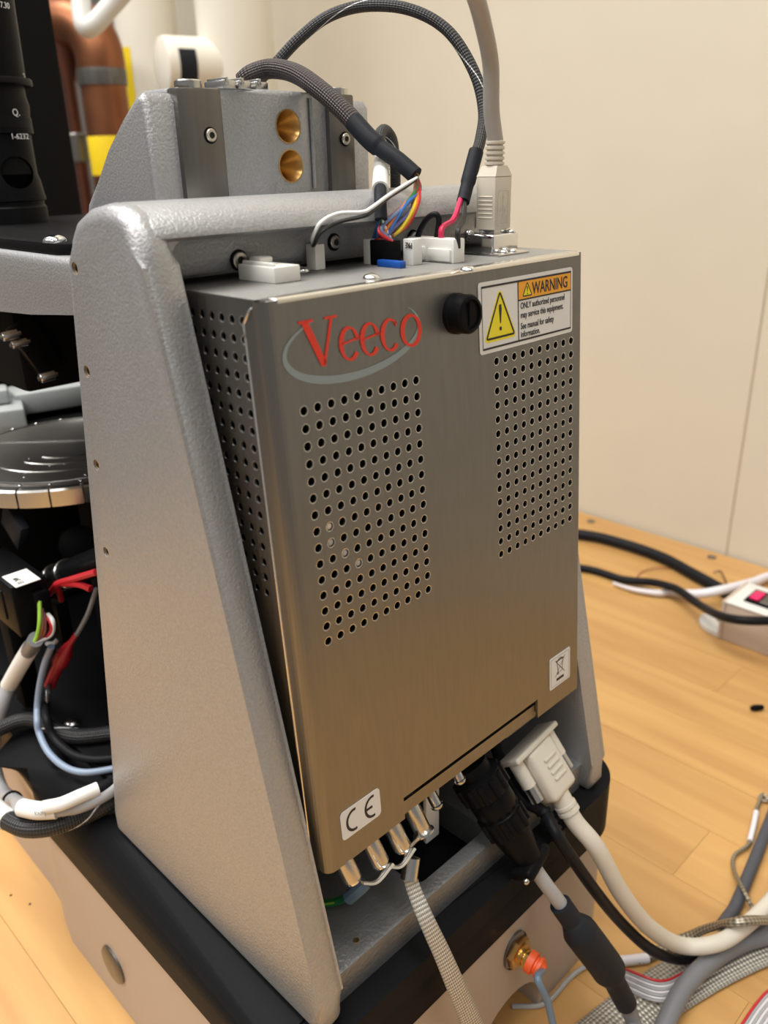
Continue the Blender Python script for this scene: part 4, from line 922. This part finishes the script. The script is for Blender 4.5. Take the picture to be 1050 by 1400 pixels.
m = MB(); m.lathe([(.003, .006), (.003, .0066), (0, .0068)], s0 + RS @ Vector((-.010, SWD * .4, 0)), (0, 0, 1), 14, caps=False); m.build('foot_screw', 'nickel', t)
single('mains_cable', 'heavy black power cord running along the wall to the strip', ext(desk((700, 722, .006), (797, 731, .006), (850, 743, .006), (905, 762, .006), (950, 786, .006), (985, 805, .006)), .3, True) + [s0 + RS @ Vector((.012, SWD + .012, .006)), s0 + RS @ Vector((.03, SWD + .008, .0062)), s0 + RS @ Vector((.08, SWD + .0065, .0062)), s0 + RS @ Vector((.2, SWD + .0065, .0062))], .0055, 'black_cable', seg=14)
CB = ext(desk((720, 775, .0038), (797, 777, .0038), (850, 792, .0038), (890, 796, .0090), (912, 801, .0135), (928, 807, .0150)), .3, True)
CB += [at(958, 828, z=.02), at(985, 842, z=.033), at(1015, 848, z=SH_ + .0048), at(1060, 848, z=SH_ + .0046), at(1120, 840, z=SH_ + .0046)]
single('thin_mains_cable', 'thin black cord crossing over the lid of the power strip', CB, .0037, 'black_cable', seg=14)
single('white_cable', 'pale white cord lying behind the power strip', desk((838, 799, .0025), (856, 804, .0036), (876, 808, .0043), (900, 811, .0043)) + [at(920, 811, z=.0035), at(955, 812, z=.0125), at(990, 806, z=.0172), at(1030, 796, z=.0100), at(1056, 788, z=.0055)] + [Vector((.643, at(1056, 788, z=.0055).y - d_, .0044)) for d_ in (.03, .08, .14)], .0042, 'white_cable', seg=14, taper=lambda f: .3 + .7 * min(1, f / .22))
single('copper_wire', 'thin bare brown wire curling over the bench by the cord', desk((870, 790, .0006), (880, 781, .0006), (900, 776, .0030), (918, 777, .0007)), .0006, 'wire_brown', cat='wire', seg=6)
single('twist_tie', 'small dark twist tie bent up near the wall seam', desk((975, 782, .0006), (985, 781, .003), (990, 790, .004), (994, 800, .0008)), .0008, 'copper_dark', cat='twist tie', seg=6)
c = at(1035, 968, z=.002); m = MB(); m.lathe([(0, -.0052), (.0015, -.0048), (.0024, -.002), (.0021, .0022), (.0016, .0046), (0, .0052)], Vector((c.x, c.y, .0024)), (.75, -.6, 0), 12, caps=False); tag(m.build('rubber_plug', 'black_smooth'), 'small black rubber plug lying alone on the bench', 'plug')

# ================================================================== left side: motor, wires
MX = -.022
t = thing('stepper_motor', 'black boxy motor with a white label under the round chuck', 'motor', (MX + .018, .23, .1106))
my0 = at(17, 820, x=MX).y; mz1 = at(16, 806, x=MX).z; mz0 = at(27, 872, x=MX).z
m = MB(); m.box((MX, my0, mz0), (MX + .018, my0 + .050, mz1), .0016, 2); mo = m.build('body', 'black_smooth', t)
m = MB(); m.box((MX + .009, my0 - .003, mz0 + .010), (MX + .016, my0 + .0005, mz1 - .006), .0008); m.build('socket', 'black_smooth', t)
m = MB(); m.box((MX - .0008, my0 + .012, mz0 + .006), (MX + .0006, my0 + .034, mz1 - .006), .0004); m.build('side_rib', 'black_anodized', t)
la, lc = at(2, 792, z=mz1), at(37, 796, z=mz1)
m = MB(); m.box((la.x + .001, lc.y - .002, mz1), (la.x + .013, la.y + .002, mz1 + .0003)); lb_ = m.build('label', 'white_label', t)
text('print', 'E1 24V', 'decal_black', lb_, (la.x + .006, lc.y, mz1 + .0003), (0, 1, 0), (-1, 0, 0), .004, .7, .00002)
m = MB(); m.box((MX + .006, my0 + .036, .1106), (MX + .016, my0 + .048, mz0 + .001), .001); m.build('mount', 'void', t)
# silver rod with clamp rings
r0, r1 = at(74, 792, x=.010), at(150, 762, x=.014)
t = thing('drive_rod', 'polished round drive rod with clamp rings beneath the chuck', 'rod', r0)
wire('rod', [r0, (r0 + r1) / 2, r1], .0070, 'black_smooth', t, 4, 18)
for f in (.05, .28):
    m = MB(); m.lathe([(.0076, -.002), (.0080, -.0015), (.0080, .0015), (.0076, .002)], r0 + (r1 - r0) * f, r1 - r0, 24); m.build('clamp_ring', 'nickel', t)
m = MB(); q = at(108, 745, x=.030); m.lathe([(.0105, 0), (.0105, .003), (.0092, .0035), (0, .0035)], q, CAM - q, 28, caps=False); tag(m.build('knob_disc', 'black_anodized'), 'dark round disc in the shadow under the chuck', 'disc')
q = at(20, 712, x=.0); m = MB(); m.box(q + Vector((-.002, -.008, -.012)), q + Vector((.003, .012, .006)), .001, rot=Matrix.Rotation(math.radians(35), 3, 'X')); tag(m.build('bracket', 'shrink'), 'dull grey angled bracket beside the motor below the chuck', 'bracket')
# coloured wires off the motor into white-labelled cable
W0 = at(47, 878, y=my0 - .006)
t = thing('motor_cable', 'grey motor cable with white sleeve and green, red and white wires', 'cable', W0)
for nm, u0, v0, u, v in (('greenyellow', 54, 822, 54, 850), ('brown', 57, 832, 58, 855), ('red', 62, 842, 70, 853), ('white', 65, 840, 72, 850), ('brown', 60, 838, 61, 860)):
    wire('wire', [at(u0, v0, y=my0 - .0025), at(u, v, y=my0 - .007), at(u - 3, 868, y=my0 - .0068), W0], .0010 if nm != 'white' else .0012, 'wire_' + nm, t, 6)
C1 = [at(49, 874, y=my0 - .006), at(38, 892, x=MX + .006), at(10, 940, x=MX)]
MB().tube(C1, .0038, 16, 8).build('grey_jacket', 'grey_cable', t)
MB().tube(pts((43, 884, 'x', MX + .0075), (30, 905, 'x', MX + .004), (12, 937, 'x', MX)), .0043, 16, 8).build('white_sleeve', 'white_label', t)
C2 = pts((12, 936, 'x', MX), (2, 965, 'x', -.028), (-8, 1000, 'x', -.034), (-10, 1040, 'x', -.038), (0, 1078, 'x', -.0405), (17, 1095, 'x', -.0445), (34, 1105, 'z', .1190))
wire('cord', C2, .0040, 'grey_light', t, 8, 14)
Q = desk((30, 1104, .1185), (52, 1108, .1200), (78, 1107, .1200)); MB().tube(Q, .0040, 16, 8).build('white_sleeve', 'white_label', t)
pq = at(48, 1114, z=.1225); text('print', 'EXP J', 'decal_grey', t, pq, (RIGHT.x, RIGHT.y, -.05), (0, .3, .95), .0024, .9)
wire('grey_lead', desk((76, 1107, .1198), (110, 1101, .1198), (140, 1087, .1215), (165, 1070, .1235)), .0034, 'grey_light', t, 8, 14)
Q2 = desk((60, 1104, .1235), (84, 1099, .1245), (110, 1088, .1255), (134, 1078, .1255)); MB().tube(Q2, .0031, 14, 8).build('white_tail', 'white_label', t)
wire('dark_lead', desk((132, 1079, .1253), (150, 1071, .1250), (170, 1061, .124)), .0026, 'black_cable', t, 6, 12)
m = MB(); q = C2[-2]; m.lathe([(.0046, -.0012), (.0050, -.0009), (.0050, .0009), (.0046, .0012)], q, C2[-1] - C2[-3], 18); m.build('cable_tie', 'black_smooth', t)
SLV = desk((-30, 1084, .1085), (-4, 1108, .1095), (12, 1122, .1100), (35, 1132, .1102), (65, 1131, .1098), (95, 1122, .1100), (125, 1110, .1105), (150, 1097, .1135), (172, 1080, .1152))
t = thing('sleeved_cable', 'thick black sleeved cable under the white labelled bundle on the rim', 'cable', SLV[4])
wire('sleeve', SLV, .0042, 'sleeve', t, 10, 18)
wire('white_end', desk((-14, 1099, .1092), (0, 1112, .1098), (12, 1122, .1101)), .0047, 'white_label', t, 6, 14)
# loops of blue-grey and black wire inside the body
single('blue_wire_loop', 'pale blue wire hanging in a loop inside the open body', desk((70, 884, .165), (61, 908, .153), (54, 940, .138), (51, 968, .1270), (51, 986, .1240), (54, 1003, .1185), (66, 1028, .1140), (88, 1048, .1125), (115, 1056, .1125), (150, 1052, .1125), (175, 1045, .1125)), .0017, 'blue_pale', cat='wire')
single('black_wire_loop', 'black wire looping just inside the pale blue wire', desk((76, 890, .148), (68, 915, .138), (63, 945, .1290), (62, 968, .1260), (64, 984, .1245), (70, 1002, .1185), (80, 1016, .1150), (101, 1032, .1135), (130, 1038, .1135), (170, 1035, .1135)), .0021, 'black_cable', cat='wire')
t = thing('red_spade_lead', 'black lead with a translucent red spade connector', 'cable', at(75, 910, x=.02))
wire('lead', desk((132, 805, .196), (120, 840, .180), (103, 871, .1655), (92, 888, .1575)), .0012, 'grey_cable', t)
MB().tube(desk((104, 868, .1670), (92, 886, .1585), (84, 902, .1510), (76, 918, .1435), (68, 937, .1350)), .0042, 14, 8, taper=lambda f: .35 if f < .15 else (.35 + (f - .15) * 2.6 if f < .4 else (1.0 if f < .6 else .72))).build('spade_sleeve', 'red_clear', t)
wire('lead', desk((68, 935, .1355), (66, 946, .1405), (65, 958, .1360)), .0013, 'sleeve', t)
t = thing('relay_connector', 'black flat connector hanging on red wires beside the drive rod', 'connector', at(83, 845, x=.004))
q = at(84, 847, x=.006); m = MB(); m.box(q + Vector((-.0034, -.0048, -.0125)), q + Vector((.0034, .0048, .0120)), .0010); m.build('housing', 'black_smooth', t)
for l in (((84, 820, 'x', .005), (80, 808, 'x', .002), (76, 799, 'x', .000)), ((68, 812, 'x', .001), (76, 800, 'x', -.0005), (84, 796, 'x', -.0005)), ((84, 796, 'x', -.0005), (105, 790, 'x', .0005), (132, 782, 'x', .002)), ((86, 798, 'x', .0000), (108, 799, 'x', .001), (124, 805, 'x', .003))):
    wire('red_wire', pts(*l), .0016, 'wire_red', t, 6)
wire('white_wire', pts((64, 880, 'x', .000), (74, 879, 'x', .002), (82, 870, 'x', .005)), .0012, 'wire_white', t)
single('inner_sleeve_cable', 'black sleeved cable crossing the dark deck plate', desk((-30, 1010, .1145), (0, 996, .1145), (25, 986, .1148), (45, 984, .1148), (62, 990, .1148), (85, 1002, .1148), (110, 1007, .1148), (150, 1003, .1148), (175, 1000, .1148)), .0040, 'sleeve', seg=14)

# ================================================================== pipes behind
def vpipe(name, label, u, v, dist, r, m_, z0=-.76, z1=2.25, tilt=0, group=None):
    c = CAM + ray(u, v) * dist; m = MB(); m.lathe([(r, z0), (r, z1)], (c.x, c.y, 0), (0, 0, 1), 40); return tag(m.build(name, m_), label, 'pipe', group), c
t = thing('white_pipe', 'wide glossy white plastic pipe nearest the cream wall', 'pipe', (0, 0, 0))
c = CAM + ray(327, 110) * .98; t.location = (c.x, c.y, -.76)
m = MB(); m.lathe([(.0435, -.76), (.0435, 2.25)], (c.x, c.y, 0), (0, 0, 1), 44); m.build('pipe_run', 'pvc', t); pipeB = c
ax_ = (-RIGHT * .80 - FWD * .52); ax_.z = 0; ax_.normalize()
cB = Vector((c.x, c.y, (CAM + ray(262, 88) * .92).z))
m = MB(); m.lathe([(.031, .02), (.031, .086), (.0295, .091), (.022, .0935), (0, .0945)], cB, ax_, 36, caps=False); m.build('side_stub', 'pvc', t)
up_ = Vector((0, 0, 1)); cd2 = (CAM - cB); cd2 = (cd2 - ax_ * cd2.dot(ax_)).normalized(); sd2 = ax_.cross(cd2)
m = MB(); G_ = []
for k in range(9):
    a_ = math.radians(-36 + k * 9); dv2 = cd2 * math.cos(a_) + sd2 * math.sin(a_); G_.append([m.bm.verts.new(cB + dv2 * .0313 + ax_ * h_) for h_ in (.060, .080)])
for A2, B2 in zip(G_, G_[1:]): m.bm.faces.new((A2[0], A2[1], B2[1], B2[0]))
m.build('dark_label', 'shrink', t)
t = thing('white_pipe', 'white plastic pipe with a yellow tag strip beside the copper pipe', 'pipe', (0, 0, 0))
c = CAM + ray(208, 110) * 1.13; t.location = (c.x, c.y, -.76)
m = MB(); m.lathe([(.0405, -.76), (.0405, 2.25)], (c.x, c.y, 0), (0, 0, 1), 44); m.build('pipe_run', 'pvc', t)
side = Vector((RIGHT.x, RIGHT.y, 0)).normalized(); vd = Vector((-RIGHT.y, RIGHT.x, 0)).normalized()
z_hi = (CAM + ray(175, 68) * 1.11).z; z_lo = (CAM + ray(185, 158) * 1.11).z
m = MB(); A_ = []
for k in range(5):
    a_ = math.radians(213 + k * 9); dv2 = side * math.cos(a_) + vd * math.sin(a_); A_.append((Vector((c.x, c.y, 0)) + dv2 * .0409))
for p, q in zip(A_, A_[1:]): m.poly([(p.x, p.y, z_lo), (q.x, q.y, z_lo), (q.x, q.y, z_hi), (p.x, p.y, z_hi)])
tg = m.build('yellow_tag', 'pvc_yellow', t)
nn = (A_[2] - Vector((c.x, c.y, 0))).normalized()
text('print', 'WASTE  PH', 'decal_black', tg, Vector((A_[2].x, A_[2].y, z_hi - .004)) + nn.cross(Vector((0, 0, 1))) * .003, (0, 0, -1), Vector((0, 0, -1)).cross(-nn) * -1, .011, .8, .0002, .0006)
# copper pipe with elbow
t = thing('copper_pipe', 'thick copper pipe with an elbow bending away into the dark', 'pipe', (0, 0, 0))
c = CAM + ray(147, 160) * 1.02; t.location = (c.x, c.y, -.76)
e = CAM + ray(140, 78) * 1.02; e.x, e.y = c.x, c.y
h = -side * .1 + Vector((.03, .09, 0))
m = MB(); m.lathe([(.0270, -.76), (.0270, e.z - .028)], (c.x, c.y, 0), (0, 0, 1), 32); m.build('pipe_run', 'copper', t)
m = MB(); m.lathe([(.0290, e.z - .034), (.0295, e.z - .020), (.0290, e.z - .016)], (c.x, c.y, 0), (0, 0, 1), 32); m.build('solder_collar', 'tool_steel', t)
hd_ = Vector((h.x, h.y, 0)).normalized()
m = MB(); m.tube([Vector((c.x, c.y, e.z - .022)), Vector((c.x, c.y, e.z + .002)), Vector((c.x, c.y, e.z + .022)) + hd_ * .010, Vector((c.x, c.y, e.z + .034)) + hd_ * .032, Vector((c.x, c.y, e.z + .036)) + hd_ * .06], .0285, 28, 8); m.build('elbow', 'copper', t)
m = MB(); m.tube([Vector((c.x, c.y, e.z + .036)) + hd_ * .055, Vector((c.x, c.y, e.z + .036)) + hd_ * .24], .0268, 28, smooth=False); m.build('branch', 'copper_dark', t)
zz = (CAM + ray(147, 213) * 1.02).z; m = MB(); m.lathe([(.0274, zz - .022), (.0276, zz - .021), (.0276, zz + .021), (.0274, zz + .022)], (c.x, c.y, 0), (0, 0, 1), 32); m.build('yellow_band', 'pvc_yellow', t)
# slim dark drop pipe hanging from the branch
best = None
for k in range(60):
    q = Vector((c.x, c.y, e.z + .036)) + hd_ * (.06 + k * .003); w_ = q - CAM; uu = 525 + FPX * w_.dot(RIGHT) / w_.dot(FWD)
    if best is None or abs(uu - 82) < best[0]: best = (abs(uu - 82), q)
q = best[1]; kd = (q - CAM).dot(FWD)
zA = (CAM + ray(88, 180) * kd).z; zB = (CAM + ray(90, 222) * kd).z; zC = (CAM + ray(82, 112) * kd).z
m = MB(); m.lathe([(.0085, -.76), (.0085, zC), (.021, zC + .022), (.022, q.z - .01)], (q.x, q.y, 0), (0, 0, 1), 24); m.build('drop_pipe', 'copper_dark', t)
m = MB(); m.lathe([(.0110, zB), (.0130, zB + .002), (.0125, zA - .002), (.0105, zA)], (q.x, q.y, 0), (0, 0, 1), 24); m.build('fitting', 'tool_steel', t)
m = MB(); m.box((.30, 1.20, -.76), (.648, 1.22, 2.1), .002); tag(m.build('metal_panel', 'panel_grey'), 'plain grey metal panel standing behind the copper pipes', 'panel')
# white bent rod hanging in front of the pipes
WR = [CAM + ray(u, v) * k for u, v, k in ((112, -160, .74), (110, -60, .74), (111, 10, .74), (116, 36, .74), (128, 34, .74), (150, 10, .74), (190, -35, .74), (260, -110, .76))]
WR = spline(WR, 8); WR = [Vector((WR[0].x, WR[0].y, 2.2))] + WR + [WR[-1] + Vector((.2, -.1, .35)), Vector((wallx(.2), .2, WR[-1].z + .6))]
single('white_rod', 'bent white rod hanging down in front of the copper elbow', WR, .0085, 'strip_white', 'rod', seg=16, smooth=False)
